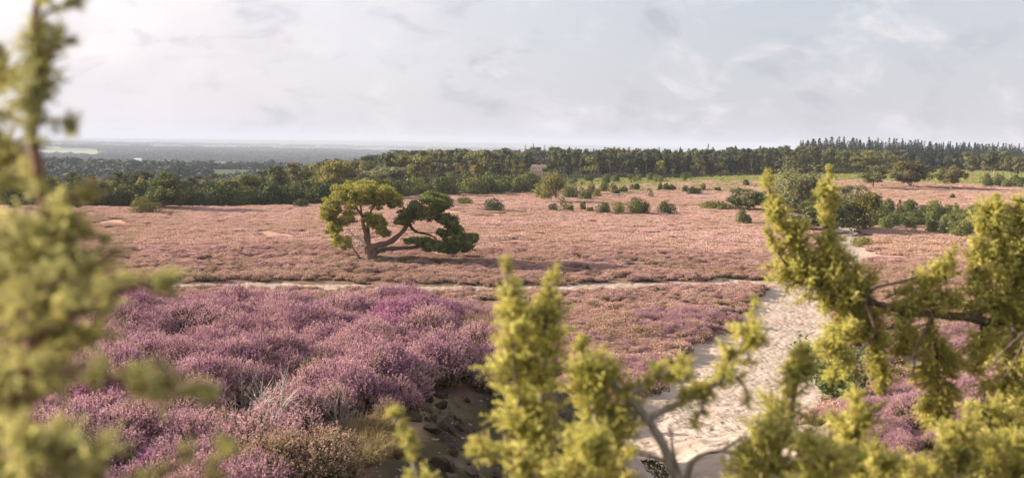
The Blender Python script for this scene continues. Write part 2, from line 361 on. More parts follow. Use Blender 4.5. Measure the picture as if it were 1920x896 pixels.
def path_m(x, y, names=None):
    """positive inside a path: metres from its edge"""
    best = np.full(np.shape(x), -99.0)
    for k, pts in PATHS.items():
        if names and k not in names: continue
        for (x0, y0, r0), (x1, y1, r1) in zip(pts, pts[1:]):
            dx, dy = x1 - x0, y1 - y0; L2 = dx * dx + dy * dy + 1e-9
            t = np.clip(((x - x0) * dx + (y - y0) * dy) / L2, 0, 1)
            best = np.maximum(best, r0 + (r1 - r0) * t - np.hypot(x - x0 - t * dx, y - y0 - t * dy))
    return best + 1.0 * fbm(x * 0.45, y * 0.45, 91, 3) + 2.2 * fbm(x * .17, y * .17, 92, 2)

def gz(x, y):                     # surface of the ground sheet
    return H(x, y) - 0.34 * ss(-0.25, 0.35, path_m(x, y))

def soil_w(x, y):                 # bare bank right of the mound
    e = edge_x(y)
    return ss(-0.1, 0.7, x - e - 1.1 * ss(13.5, 16.5, y) + 0.9 * fbm(x * .5, y * .5, 33)) * ss(6.4, 4.6, x - e + 1.2 * fbm(x * .4, y * .4, 35)) * ss(38, 30, y) * ss(6, 9, y)
def bald(x, y):                   # dry grassy / sandy spots on the near lip of the mound
    q = 0
    for px, py, r in ((620, 880, .55), (690, 830, .5), (560, 905, .3)):
        a, b = BALD[(px, py)]; q = np.maximum(q, ss(r * 1.25, r * .6, np.hypot(x - a, y - b)))
    return q
BALD = {k: gp(*k) for k in ((620, 880), (690, 830), (560, 905))}

def heath_w(x, y):
    d = np.hypot(x, y); a = x / np.maximum(y, 1)
    lim = np.interp(a, [-.7, -.42, -.2, -.03, .03, .19, .25, .33, .55], [182, 178, 186, 246, 262, 300, 292, 300, 290])
    wv = ss(lim + 6, lim - 6, d + 14 * fbm(x * .03, y * .03, 12))
    return np.where(y > 3, wv, 0)
def grass_w(x, y):
    d = np.hypot(x, y); a = x / np.maximum(y, 1)
    wv = ss(.14, .24, a) * ss(285, 305, d) * ss(480, 440, d)
    wv2 = ss(0.02, .06, a) * ss(.34, .26, a) * ss(225, 262, d + 30 * fbm(x * .05, y * .05, 14)) * ss(330, 310, d) * 0.75
    return np.maximum(wv, wv2)

# ------------------------------------------------------------------ ground sheet
front = np.linspace(R_(-37), R_(37), 430); rest = np.linspace(R_(37), R_(323), 60)[1:-1]
ang = np.concatenate([front, rest])
rad = np.concatenate([np.geomspace(.4, 6, 18)[:-1], np.linspace(6, 34, 150)[:-1], np.geomspace(34, 1000, 190)[:-1], np.geomspace(1000, 14000, 60)])
A, RR = np.meshgrid(ang, rad); X = RR * np.sin(A); Y = RR * np.cos(A); Z = gz(X, Y)
nr, na = X.shape
i = np.arange(nr - 1)[:, None] * na; j = np.arange(na)[None]; j2 = (j + 1) % na
Fq = np.stack([i + j, i + j2, i + na + j2, i + na + j], -1).reshape(-1, 4)[:, ::-1]
mb = MB(); mb.add(np.stack([X, Y, Z], -1), Fq)
mb.add([[0, 0, float(gz(0., 0.))]] + [[X[0, k], Y[0, k], Z[0, k]] for k in range(na)], [[0, 1 + (k + 1) % na, 1 + k] for k in range(na)])
allV = np.concatenate(mb.V); xx, yy = allV[:, 0], allV[:, 1]
cover = np.stack([heath_w(xx, yy), grass_w(xx, yy), np.maximum(soil_w(xx, yy), np.where(yy < 8, .6, .62 * ss(125, 95, np.hypot(xx, yy)))), ss(500, 900, np.hypot(xx, yy))], 1)
fx, fy = gp(120, 287); fm = (np.abs(np.arctan2(xx, yy) - math.atan2(fx, fy)) < .028) & (np.abs(np.hypot(xx, yy) - math.hypot(fx, fy)) < 420)
me = mb.mesh('ground', M['ground'], True, {'cover': cover})
tag(link('ground', me), kind='structure')

# ------------------------------------------------------------------ sand sheets
def sheet(name, names, a0, a1, nA, r0, r1, nR, dip, lab=None):
    aa = np.linspace(R_(a0), R_(a1), nA); rr = np.geomspace(r0, r1, nR)
    A, RR = np.meshgrid(aa, rr); X = RR * np.sin(A); Y = RR * np.cos(A); m = path_m(X, Y, names)
    keep = m > -1.0
    foot = 0.045 * (vnoise(X * 2.9, Y * 2.9, 3) - .5) + .03 * (vnoise(X * 6, Y * 6, 4) - .5) + 0.10 * fbm(X * .8, Y * .8, 8)
    foot = foot * .6 - .034 * ss(.60, .80, vnoise(X * 3.1 + 9, Y * 2.3, 6)) - .028 * ss(.62, .8, vnoise(X * 5.1, Y * 4.3 + 3, 7))
    Z = H(X, Y) - dip + foot - .10 * ss(.0, 1.6, path_m(X, Y))
    nr, na = X.shape; i = np.arange(nr - 1)[:, None] * na; j = np.arange(na - 1)[None]
    Fq = np.stack([i + j, i + na + j, i + na + j + 1, i + j + 1], -1).reshape(-1, 4)
    kf = keep.ravel()[Fq].all(1); Fq = Fq[kf]
    used = np.unique(Fq); mp = np.zeros(X.size, int); mp[used] = np.arange(len(used))
    mb = MB(); mb.add(np.stack([X.ravel(), Y.ravel(), Z.ravel()], 1)[used], mp[Fq][:, ::-1])
    return tag(link(name, mb.mesh(name, M['sand'])), kind='structure')
sheet('sand_path', ['main', 'spur', 'spur2'], -1, 30, 560, 16, 190, 1500, .12)
sheet('sand_track', ['cross'], -36, 17, 800, 62, 130, 230, .125)
sheet('sand_patch', ['right', 'right2'], 14, 34, 300, 14, 70, 300, .13)

# ------------------------------------------------------------------ geometry-node scatter
def proto_collection(name, meshes):
    c = bpy.data.collections.new(name)
    for k, me in enumerate(meshes):
        o = bpy.data.objects.new('%s_%02d' % (name, k), me); c.objects.link(o)
    return c
_ng = {}
def scatter_group(c):
    if c.name in _ng: return _ng[c.name]
    g = bpy.data.node_groups.new('scatter_' + c.name, 'GeometryNodeTree')
    g.interface.new_socket('Geometry', in_out='INPUT', socket_type='NodeSocketGeometry'); g.interface.new_socket('Geometry', in_out='OUTPUT', socket_type='NodeSocketGeometry')
    N = g.nodes.new; Lk = g.links.new
    gi = N('NodeGroupInput'); go = N('NodeGroupOutput'); ip = N('GeometryNodeInstanceOnPoints'); ci = N('GeometryNodeCollectionInfo')
    ci.inputs['Collection'].default_value = c; ci.inputs['Separate Children'].default_value = True; ci.inputs['Reset Children'].default_value = True
    def na(n, t):
        x = N('GeometryNodeInputNamedAttribute'); x.data_type = t; x.inputs[0].default_value = n; return x.outputs[0]
    Lk(gi.outputs[0], ip.inputs['Points']); Lk(ci.outputs[0], ip.inputs['Instance']); ip.inputs['Pick Instance'].default_value = True
    Lk(na('idx', 'INT'), ip.inputs['Instance Index']); Lk(na('scl', 'FLOAT_VECTOR'), ip.inputs['Scale'])
    e2r = N('FunctionNodeEulerToRotation'); Lk(na('rot', 'FLOAT_VECTOR'), e2r.inputs[0]); Lk(e2r.outputs[0], ip.inputs['Rotation'])
    Lk(ip.outputs[0], go.inputs[0]); _ng[c.name] = g; return g
def scatter(name, c, Pn, rot, scl, parent=None, loc=(0, 0, 0), idx=None):
    Pn = np.asarray(Pn, float); n = len(Pn); me = bpy.data.meshes.new(name); me.vertices.add(n); me.vertices.foreach_set('co', (Pn - np.asarray(loc)).ravel())
    scl = np.asarray(scl, float)
    if scl.ndim == 1: scl = np.repeat(scl[:, None], 3, 1)
    for k, v in (('rot', rot), ('scl', scl)):
        a = me.attributes.new(k, 'FLOAT_VECTOR', 'POINT'); a.data.foreach_set('vector', np.asarray(v, float).ravel())
    a = me.attributes.new('idx', 'INT', 'POINT'); a.data.foreach_set('value', (rng.integers(0, len(c.objects), n) if idx is None else idx).astype(np.int32))
    o = link(name, me, parent, (0, 0, 0))
    md = o.modifiers.new('scatter', 'NODES'); md.node_group = scatter_group(c); return o
def dir_euler(D):                 # euler that takes +Z to D, with a random roll
    D = D / (np.linalg.norm(D, axis=1)[:, None] + 1e-9)
    # R = Rz(c) Ry(b) Rz'(a): XYZ euler of blender = Rz*Ry*Rx; take x-rot 0 roll by building from matrix
    r = rng.normal(size=D.shape); u = np.cross(D, r); u /= np.linalg.norm(u, axis=1)[:, None] + 1e-9; v = np.cross(D, u)
    # columns u, v, D
    m20, m21, m22, m10, m00 = u[:, 2], v[:, 2], D[:, 2], u[:, 1], u[:, 0]
    return np.stack([np.arctan2(m21, m22), np.arcsin(np.clip(-m20, -1, 1)), np.arctan2(m10, m00)], 1)

# ---- heather plants
def heather_plant(n, R, Hh, fl, fs, mats, body, bs, spike=.13, dome=.55):
    mb = MB()
    r = R * np.sqrt(rng.uniform(0, 1, n)); a = rng.uniform(0, 2 * math.pi, n)
    h = Hh * (1 - dome * (r / R) ** 2) * rng.uniform(.72, 1.12, n)
    tip = np.stack([r * np.cos(a), r * np.sin(a), h], 1)
    lean = np.stack([np.cos(a) * r / R * .9, np.sin(a) * r / R * .9, np.ones(n)], 1) + rng.normal(size=(n, 3)) * .22
    lean /= np.linalg.norm(lean, axis=1)[:, None]
    sp = spike * rng.uniform(.6, 1.2, n)
    bse = tip - lean * sp[:, None]; root = np.stack([r * .35 * np.cos(a), r * .35 * np.sin(a), 0 * r - .06], 1)
    for q0, q1, wd, mi in ((root, bse, .006, 1), (bse, tip, .005, 1)):
        s = np.cross(q1 - q0, rng.normal(size=(n, 3))); s /= np.linalg.norm(s, axis=1)[:, None] + 1e-9; s *= wd * max(1, fs / .014)
        mb.add(np.stack([q0 - s, q0 + s, q1], 1), np.arange(3 * n).reshape(n, 3), mi)
    t = rng.uniform(0, 1, (n, fl)); C = bse[:, None] + (tip - bse)[:, None] * t[..., None] + rng.normal(size=(n, fl, 3)) * (fs * .55) * (1.15 - t[..., None] * .7)
    C = C.reshape(-1, 3); mb.leaves(C, rng.normal(size=C.shape) + np.array([0, 0, .5]), fs, 0)
    b = ball(body); b[:, 2] = np.abs(b[:, 2]); C = b * np.array([R * .95, R * .95, Hh * .72])
    mb.leaves(C, b + rng.normal(size=b.shape) * .5, bs, 2)
    return mb.mesh('heather_plant', mats)
near_m = [M['heather_near'], M['heath_stem'], M['heath_green']]
c_near = proto_collection('heather_near_plants', [heather_plant(int(260 * k), .40 * k, .50 * k, 13, .0145, near_m, 420, .035) for k in (1, .9, 1.1, .8, 1, 1.15)])
c_mag = proto_collection('heather_magenta_plants', [heather_plant(260, .40, .50, 13, .0155, [M['heather_mag'], M['heath_stem'], M['heath_green']], 300, .035) for k in range(3)])
c_brn = proto_collection('heather_brown_plants', [heather_plant(230, .38, .46, 10, .014, [M['heather_brn'], M['heath_stem'], M['heath_green']], 420, .035) for k in range(3)])
mid_m = [M['heather_mid'], M['heath_stem'], M['heath_green']]
c_mid = proto_collection('heather_mid_plants', [heather_plant(150, .44, .36, 5, .034, mid_m, 60, .08, .12, .45) for k in range(6)])
far_m = [M['heather_far'], M['heath_stem'], M['heath_green']]
c_far = proto_collection('heather_far_patches', [heather_plant(240, 1.1, .30, 3, .085, far_m, 60, .16, .13, .3) for k in range(6)])

def wedge(sp, r0, r1, half=31.5, jit=.5):
    n = int(math.radians(2 * half) * .5 * (r1 ** 2 - r0 ** 2) / sp ** 2)
    a = rng.uniform(R_(-half), R_(half), n); r = np.sqrt(rng.uniform(r0 ** 2, r1 ** 2, n)); return r * np.sin(a), r * np.cos(a)
def place(x, y, ex=0.0, thr=-.15):
    k = (path_m(x, y) < thr + rng.uniform(-.7, .40, len(x)) * np.clip(np.hypot(x, y) / 40, .3, 1.3)) & (heath_w(x, y) > .5) & (grass_w(x, y) < rng.uniform(.2, 1.0, len(x))); return x[k], y[k]
def up_rot(n, tilt=.12): return np.stack([rng.normal(size=n) * tilt, rng.normal(size=n) * tilt, rng.uniform(0, 6.28, n)], 1)

# near heather
x, y = wedge(.235, 7.2, 37, 35); x, y = place(x, y)
bx, by = wedge(1.0, 6.5, 36, 37); brad = rng.uniform(.62, 1.05, len(bx)); bhgt = rng.uniform(.72, 1.15, len(bx))
dd = np.full(len(x), 9.0); bi = np.zeros(len(x), int)
for q in range(0, len(x), 2000):
    D_ = np.hypot(x[q:q + 2000, None] - bx[None], y[q:q + 2000, None] - by[None]) / brad[None]; bi[q:q + 2000] = D_.argmin(1); dd[q:q + 2000] = D_.min(1)
k = (dd < 1.02) & (np.hypot(x, y) < rng.uniform(25, 37, len(x))); x, y, dd, bi = x[k], y[k], dd[k], bi[k]
k = (soil_w(x, y) < .35 + .25 * rng.random(len(x))) & (bald(x, y) < .5) 
x, y, dd, bi = x[k], y[k], dd[k], bi[k]
for px, py in ((492, 850), (455, 790), (640, 812)):
    a_, b_ = gp(px, py); k = np.hypot((x - a_) / .36, np.where(y < b_, (y - b_) / 1.3, (y - b_) / .35)) > 1; x, y, dd, bi = x[k], y[k], dd[k], bi[k]
s = (1.12 - .50 * dd ** 2) * bhgt[bi] * rng.uniform(.82, 1.15, len(x)) * np.where(x < 1, 1.0, .8)
mg = (fbm(x * .40, y * .40, 160, 3) > .165)
lift = .20 * (1 - dd ** 2) * bhgt[bi]
Pn = np.stack([x, y, gz(x, y) - .05 + lift], 1); rot_ = np.stack([-(y - by[bi]) * .55 + rng.normal(size=len(x)) * .14, (x - bx[bi]) * .55 + rng.normal(size=len(x)) * .14, 0 * x], 1)
brn = (rng.random(len(bx)) < .19)[bi] & ~mg
tag(scatter('heather', c_brn, Pn[brn], rot_[brn], s[brn] * .9), 'faded straw brown heather clumps mixed into the flowering mound', kind='stuff', cat='heather')
k = ~mg & ~brn
tag(scatter('heather', c_near, Pn[k], rot_[k], s[k]), 'pink and mauve heather in full flower covering the near mound', kind='stuff', cat='heather')
tag(scatter('heather', c_mag, Pn[mg], rot_[mg], s[mg] * .95), 'deeper magenta heather clumps among the paler heather of the mound', kind='stuff', cat='heather')
# mid heather
x, y = wedge(.36, 25, 72, 33); k = np.hypot(x, y) > rng.uniform(24, 36, len(x)); x, y = x[k], y[k]; x2, y2 = wedge(.46, 72, 118, 32); x = np.concatenate([x, x2]); y = np.concatenate([y, y2]); x, y = place(x, y)
k = (soil_w(x, y) < .5) & (fbm(x * .42, y * .16 * 2, 170, 3) > -.15); x, y = x[k], y[k]
d = np.hypot(x, y); s = rng.uniform(.7, 1.25, len(x)) * (1 + 1.5 * fbm(x * .5, y * .5, 180, 2)) * np.interp(d, [60, 115], [1, 1.15])
sel = rng.random(len(x)); cl = fbm(x * .16, y * .16, 222, 3); cl2 = fbm(x * .11 + 9, y * .11, 223, 3)
pur = (d < 74) & (sel < .30 + 2.2 * cl) & (sel > .02); dul = ~pur & (rng.random(len(x)) < .10 + 1.1 * cl2)
s = s * np.where(d < 74, 1.18, 1.0); Pm = np.stack([x, y, gz(x, y) - .03], 1); ur = up_rot(len(x)); rest_ = ~pur & ~dul
tag(scatter('heather', c_near, Pm[pur], ur[pur], s[pur] * .88), 'mauve heather clumps between the mound and the cross path', kind='stuff', cat='heather')
tag(scatter('heather', c_brn, Pm[dul], ur[dul], s[dul] * .82), 'faded green brown heather scattered through the pink heath', kind='stuff', cat='heather')
tag(scatter('heather', c_mid, Pm[rest_], ur[rest_], s[rest_]), 'dusty pink heather on the open heath around the sand paths', kind='stuff', cat='heather')
# far heather
x, y = wedge(.95, 114, 315, 31.5); x, y = place(x, y, thr=-.4)
k = fbm(x * .16, y * .16, 190, 3) > -.20; x, y = x[k], y[k]
s = rng.uniform(.7, 1.25, len(x)) * (1 + .3 * fbm(x * .1, y * .1, 181, 2))
tag(scatter('heather', c_far, np.stack([x, y, gz(x, y) - .05], 1), up_rot(len(x), .06), np.stack([s, s, s * rng.uniform(.75, 1.25, len(x))], 1)), 'brownish pink heather of the far heath up to the trees', kind='stuff', cat='heather')

# ---- grass
def tuft(n, R, Hh, wd, m, droop=.5):
    mb = MB(); a = rng.uniform(0, 6.28, n); r = R * rng.uniform(0, .5, n); o = np.stack([np.cos(a), np.sin(a), 0 * a], 1)
    b = o * r[:, None]; L = Hh * rng.uniform(.5, 1.15, n); ln = rng.uniform(.1, droop, n)
    m1 = b + o * (ln * L * .35)[:, None] + np.array([0, 0, 1]) * (L * .6)[:, None]; t = b + o * (ln * L * 1.1)[:, None] + np.array([0, 0, 1]) * (L * (1 - ln * .45))[:, None]
    s = np.stack([-np.sin(a), np.cos(a), 0 * a], 1) * wd
    mb.add(np.stack([b - s, b + s, m1 + s * .7, m1 - s * .7], 1), np.arange(4 * n).reshape(n, 4)); mb.add(np.stack([m1 - s * .7, m1 + s * .7, t], 1), np.arange(3 * n).reshape(n, 3))
    return mb.mesh('grass_tuft', m)
c_dry = proto_collection('dry_tufts', [tuft(60, .12, .22, .003, M['grass_dry'], 1.1) for k in range(4)])
pts = []
for (px, py), (bx, by) in BALD.items():
    n = 110; a = rng.uniform(0, 6.28, n); r = .55 * np.sqrt(rng.uniform(0, 1, n)); pts.append(np.stack([bx + r * np.cos(a), by + r * np.sin(a)], 1))
x, y = wedge(.9, 9, 36, 30); k = (path_m(x, y) < -.1) & (soil_w(x, y) > .4) & (fbm(x * .7, y * .7, 77) > .14); pts.append(np.stack([x[k], y[k]], 1))
x, y = wedge(.33, 16, 75, 30); m_ = path_m(x, y, ['main', 'spur', 'spur2', 'right', 'right2']); k = (m_ > -.45) & (m_ < .12) & (x > 1) & (fbm(x * .3, y * .3, 78) > .0); pts.append(np.stack([x[k], y[k]], 1))
pts = np.concatenate(pts); x, y = pts[:, 0], pts[:, 1]
tag(scatter('dry_grass', c_dry, np.stack([x, y, gz(x, y) - .01], 1), up_rot(len(x), .15), rng.uniform(.6, 1.3, len(x))), 'straw coloured dry grass tufts on the bank and path edges', kind='stuff', cat='grass')
c_grn = proto_collection('green_tufts', [tuft(40, .9, .55, .05, M['grass_green'], .9) for k in range(4)])
x, y = wedge(1.1, 220, 480, 31); k = rng.random(len(x)) < grass_w(x, y) * 1.1; x, y = x[k], y[k]
tag(scatter('meadow_grass', c_grn, np.stack([x, y, gz(x, y) - .03], 1), up_rot(len(x), .1), rng.uniform(.5, 1.0, len(x))), 'yellowish green rough grass on the far meadow slope', kind='stuff', cat='grass')
# stones and litter on the bank
st = []
for k in range(4):
    b = MB(); v = ball(14, .9) * np.array([1, .8, .6]); import itertools
    import bmesh
    bm = bmesh.new(); [bm.verts.new(q) for q in v]; bmesh.ops.convex_hull(bm, input=bm.verts); mm = bpy.data.meshes.new('pebble'); bm.to_mesh(mm); bm.free()
    mm.materials.append(mat('pebble_%d' % k, [(.15, .12, .10), (.36, .31, .27)], 20, obj_rand=.5)); st.append(mm)
c_peb = proto_collection('pebbles', st)
x, y = wedge(.16, 8, 30, 20); k = (soil_w(x, y) > .3); x, y = x[k], y[k]
tag(scatter('pebbles', c_peb, np.stack([x, y, gz(x, y)], 1), up_rot(len(x), 1), .012 + .035 * rng.random(len(x)) ** 3), 'small pale pebbles and litter on the dark bare bank', kind='stuff', cat='pebbles')
x, y = wedge(.20, 8, 32, 22); k = (soil_w(x, y) > .35) & (fbm(x * .6, y * .6, 62) > -.05); x, y = x[k], y[k]
for me_ in st: pass
st2 = []
for me_ in st:
    m2 = me_.copy(); m2.materials.clear(); m2.materials.append(M['soil_clod']); st2.append(m2)
c_clod = proto_collection('soil_clods', st2)
tag(scatter('soil_clods', c_clod, np.stack([x, y, gz(x, y)], 1), up_rot(len(x), 1), .02 + .15 * rng.random(len(x)) ** 3), 'dark crumbly clods of peaty soil on the shaded bank', kind='stuff', cat='soil')
# moss cushions on the bank
def cushion():
    n = 700; b = ball(n, .85); b[:, 2] = np.abs(b[:, 2]); mb = MB(); mb.leaves(b * np.array([.5, .5, .14]), b + rng.normal(size=b.shape) * .4, .05); return mb.mesh('moss', M['moss'])
c_moss = proto_collection('moss_cushions', [cushion() for k in range(3)])
x, y = wedge(.75, 9, 32, 22); k = (soil_w(x, y) > .4) & (fbm(x * .45, y * .45, 66) > .12); x, y = x[k], y[k]
tag(scatter('moss', c_moss, np.stack([x, y, gz(x, y) - .02], 1), up_rot(len(x), .2), rng.uniform(.5, 1.3, len(x))), 'olive and yellow moss cushions on the shaded bank', kind='stuff', cat='moss')

# ------------------------------------------------------------------ tree builders (all return (trunk mesh, crown mesh), height 1 unit = metres)
def blobs(mb, B, n_sub, n_leaf, size, sub, m=0, flat=1.0, k=3, shell=.55, nb=.6):
    for (cx_, cy_, cz_, rx, ry, rz) in B:
        S = ball(n_sub, shell); S[:, 2] = np.where(S[:, 2] < -.3, S[:, 2] * .6, S[:, 2])
        SC = S * np.array([rx, ry, rz]) + np.array([cx_, cy_, cz_])
        o = ball(n_sub * n_leaf, .5); C = np.repeat(SC, n_leaf, 0) + o * np.array([sub, sub, sub * flat])
        Nn = o * .7 + np.repeat(S, n_leaf, 0) * .8 + rng.normal(size=o.shape) * nb
        mb.leaves(C, Nn, size, m, k)
def pine(h, seed, bare=.45, dens=1.0, wid=.24):
    tb = MB(); cb = MB(); lean = rng.normal(size=2) * .02 * h
    tp = curve([(0, 0, -.3), (lean[0] * .5, lean[1] * .5, h * .5), (lean[0], lean[1], h * .95)], 7); tb.tube(tp, np.linspace(.016, .005, 7) * h, 6)
    B = []; nb = rng.integers(9, 14)
    for i in range(nb):
        t = rng.uniform(0, 1) ** .8; z = h * (bare + (1 - bare) * t); R = wid * h * math.sin(math.pi * (.18 + .74 * (1 - abs(t - .35) ** 1.3))) * rng.uniform(.5, 1.05)
        a = rng.uniform(0, 6.28); r = R * rng.uniform(.35, .95); c = np.array([lean[0] + r * math.cos(a), lean[1] + r * math.sin(a), min(z, h * .93)])
        B.append((*c, rng.uniform(.09, .15) * h, rng.uniform(.09, .15) * h, rng.uniform(.06, .095) * h))
        b0 = np.array([lean[0] * t, lean[1] * t, z - h * .06]); tb.tube(curve([b0, (b0 + c) / 2 + [0, 0, -.02 * h], c], 4), [.005 * h, .004 * h, .003 * h, .002 * h], 4)
    B.append((lean[0], lean[1], h * .93, .10 * h, .10 * h, .07 * h))
    blobs(cb, B, 10, int(11 * dens), .040 * h, .050 * h, flat=.7)
    return tb, cb
def spruce(h, seed, full=True):
    tb = MB(); cb = MB(); tb.tube([(0, 0, -.3), (0, 0, h * .5), (0, 0, h * .99)], [.014 * h, .009 * h, .002 * h], 6)
    lev = 17
    for i in range(lev):
        t = i / (lev - 1); z = h * (.16 + .80 * t); R = h * .17 * (1 - t) ** .8 * rng.uniform(.8, 1.15) + .012 * h
        nb = int(7 + 4 * (1 - t))
        for b in range(nb):
            a = rng.uniform(0, 6.28); L = R * rng.uniform(.75, 1.15); n = int(6 + 8 * (1 - t)); q = rng.uniform(.1, 1, n)
            C = np.stack([np.cos(a) * L * q, np.sin(a) * L * q, z - .35 * L * q + .12 * L * q * q], 1) + rng.normal(size=(n, 3)) * .010 * h
            cb.leaves(C, np.array([math.cos(a) * .6, math.sin(a) * .6, .8]) + rng.normal(size=(n, 3)) * .5, .030 * h * (1 - .45 * t))
    cb.leaves(np.stack([rng.normal(size=14) * .005 * h, rng.normal(size=14) * .005 * h, h * rng.uniform(.93, 1.01, 14)], 1), rng.normal(size=(14, 3)), .022 * h)
    return tb, cb
def broad(h, wid=.36, bare=.25, nb=14, dens=1.0, leaf=.036, sub=.06, weep=0, ntr=1, nl=16):
    tb = MB(); cb = MB()
    for s_ in range(ntr):
        a0 = rng.uniform(0, 6.28); sp = .0 if ntr == 1 else .10 * h
        tb.tube(curve([(sp * .3 * math.cos(a0), sp * .3 * math.sin(a0), -.3), (sp * math.cos(a0), sp * math.sin(a0), h * .4), (sp * 1.3 * math.cos(a0), sp * 1.3 * math.sin(a0), h * .82)], 7), np.linspace(.018, .005, 7) * h / ntr ** .4, 7)
    B = []
    for i in range(nb):
        z = rng.uniform(bare + .12, .88); prof = .9 if bare < .03 and z < .4 else math.sin(math.pi * min(1, max(.05, (z - bare + .12) / (1.05 - bare + .10)))) ** .6
        a = i * 2.4 + rng.uniform(-.5, .5); r = wid * h * prof * rng.uniform(.3, .85); c = (r * math.cos(a), r * math.sin(a), z * h)
        rr = rng.uniform(.12, .20) * h; B.append((*c, rr, rr, rr * (.8 + weep)))
        tb.tube(curve([(0, 0, h * (z - .22)), (c[0] * .5, c[1] * .5, c[2] - .08 * h), c], 4), np.array([.007, .006, .004, .002]) * h, 4)
    blobs(cb, B, int(14 * dens), nl, leaf * 1.3 * h, sub * 1.1 * h, flat=1 + weep)
    return tb, cb
def juni(h, w_, nsp=7, dens=1.0, spiky=.5, leaf=.0, nlf=None):
    tb = MB(); cb = MB(); leaf = leaf or .09
    for i in range(nsp):
        a = rng.uniform(0, 6.28); r = w_ * .5 * math.sqrt(rng.uniform(0, .75)); hh = h * (1 - .50 * (r / (w_ * .5)) ** 2) * rng.uniform(.82, 1.04)
        n = int((nlf or 120) * dens); t = rng.uniform(.02, 1, n); rad_ = (w_ * (.36 if nsp > 1 else .50)) * (1 - spiky * .5 * t) * np.sin(np.clip(t * .80 + .17, 0, 1) * math.pi) ** .45
        ph = rng.uniform(0, 6.28, n); q = np.sqrt(rng.uniform(.35, 1, n)); o = np.stack([np.cos(ph), np.sin(ph)], 1)
        C = np.stack([r * math.cos(a) * (.6 + .4 * t) + o[:, 0] * rad_ * q, r * math.sin(a) * (.6 + .4 * t) + o[:, 1] * rad_ * q, hh * t], 1)
        cb.leaves(C, np.stack([o[:, 0], o[:, 1], .4 + 0 * t], 1) + rng.normal(size=(n, 3)) * .5, leaf, asp=1.2)
        tb.tube([(0, 0, -.1), (r * .5 * math.cos(a), r * .5 * math.sin(a), hh * .35), (r * math.cos(a), r * math.sin(a), hh * .8)], [.035, .025, .01], 4)
    return tb, cb

def variants(fn, n, tm, cm):
    out = []
    for i in range(n):
        a, b = fn(i); out.append((a.mesh('trunk', tm), b.mesh('crown', cm)))
    return out
VAR = {
 'pine': variants(lambda i: pine(10, i, bare=[.42, .5, .38, .45, .5, .35][i % 6]), 6, M['bark_orange'], M['f_pine']),
 'pinelow': variants(lambda i: pine(10, i, bare=.16, wid=.34, dens=1.25), 4, M['bark_pine'], M['f_pine']),
 'pinetall': variants(lambda i: pine(10, i, bare=[.46, .36, .52, .42, .3][i % 5], wid=.17, dens=1.2), 5, M['bark_orange'], M['f_pine']),
 'spruce': variants(lambda i: spruce(10, i), 5, M['bark_pine'], M['f_spruce']),
 'broad': variants(lambda i: broad(10), 5, M['bark_pine'], M['f_leaf']),
 'juni': variants(lambda i: juni(2.2, [2.0, 1.5, 2.6, 1.7][i % 4], 9, 1.0, .45, .13), 6, M['bark_pine'], M['f_juni']),
 'junid': variants(lambda i: juni(3.2, 3.0, 11, 1.1, .5, .22), 4, M['bark_pine'], M['f_junid']),
 'junib': variants(lambda i: juni(3.6, 3.4, 12, 1.1, .5, .24), 4, M['bark_pine'], M['f_juni']),
 'junicol': variants(lambda i: juni(3.0, 1.0, 1, 3.0, .3, .12), 3, M['bark_pine'], M['f_junid']),
}
_pr = {}
def tree(kind, vi, name, x, y, h, hb, label, cat, group=None, wsc=1.0, rz=None, dz=0):
    """an Empty at the foot of the tree with the children trunk and crown; copies share their meshes"""
    tm, cm = VAR[kind][vi % len(VAR[kind])]
    s = h / hb
    key = (kind, vi % len(VAR[kind]), name)
    loc = (x, y, float(gz(np.array(x), np.array(y))) - .05 + dz)
    if key not in _pr:
        r = empty(name, loc); t = link('trunk', tm, r); c = link('crown', cm, r); _pr[key] = (r, t, c)
    else:
        r0, t0, c0 = _pr[key]; r = r0.copy(); COL.objects.link(r)
        for ch in (t0, c0):
            q = ch.copy(); COL.objects.link(q); q.parent = r
        r.location = loc
        for kk in ('group',):
            if kk in r: del r[kk]
    r.rotation_euler = (0, 0, rng.uniform(0, 6.28) if rz is None else rz); r.scale = (s * wsc, s * wsc, s)
    tag(r, label, cat, group); return r

def spots(px0, px1, d0f, d1f, n, mind):
    """n random spots between two distance curves over image columns, min distance apart"""
    out = []; tries = 0
    while len(out) < n and tries < n * 60:
        tries += 1; px = rng.uniform(px0, px1); a0, a1 = d0f(px), d1f(px); d = a0 + (a1 - a0) * rng.random() ** 1.3
        q = azx(px, d)
        if all((q[0] - o[0]) ** 2 + (q[1] - o[1]) ** 2 > mind * mind for o in out): out.append((q[0], q[1], px, d))
    return out
I = lambda xs, ys: (lambda p: float(np.interp(p, xs, ys)))
HB = {'pine': 10, 'pinelow': 10, 'pinetall': 10, 'spruce': 10, 'broad': 10, 'juni': 2.2, 'junid': 3.2, 'junib': 3.6, 'junicol': 3.0}
def wood(name, kinds, probs, sp, hf, label, cat, group):
    for (x, y, px, d) in sp:
        k = kinds[rng.choice(len(kinds), p=probs)]
        tree(k, int(rng.integers(6)), name, x, y, hf(px, d) * rng.uniform(.76, 1.12), HB[k], label(px, d) if callable(label) else label, cat, group, wsc=rng.uniform(.85, 1.2) * (1.45 if k == 'spruce' else .72 if k == 'pinetall' or 'trunk' in name else 1))
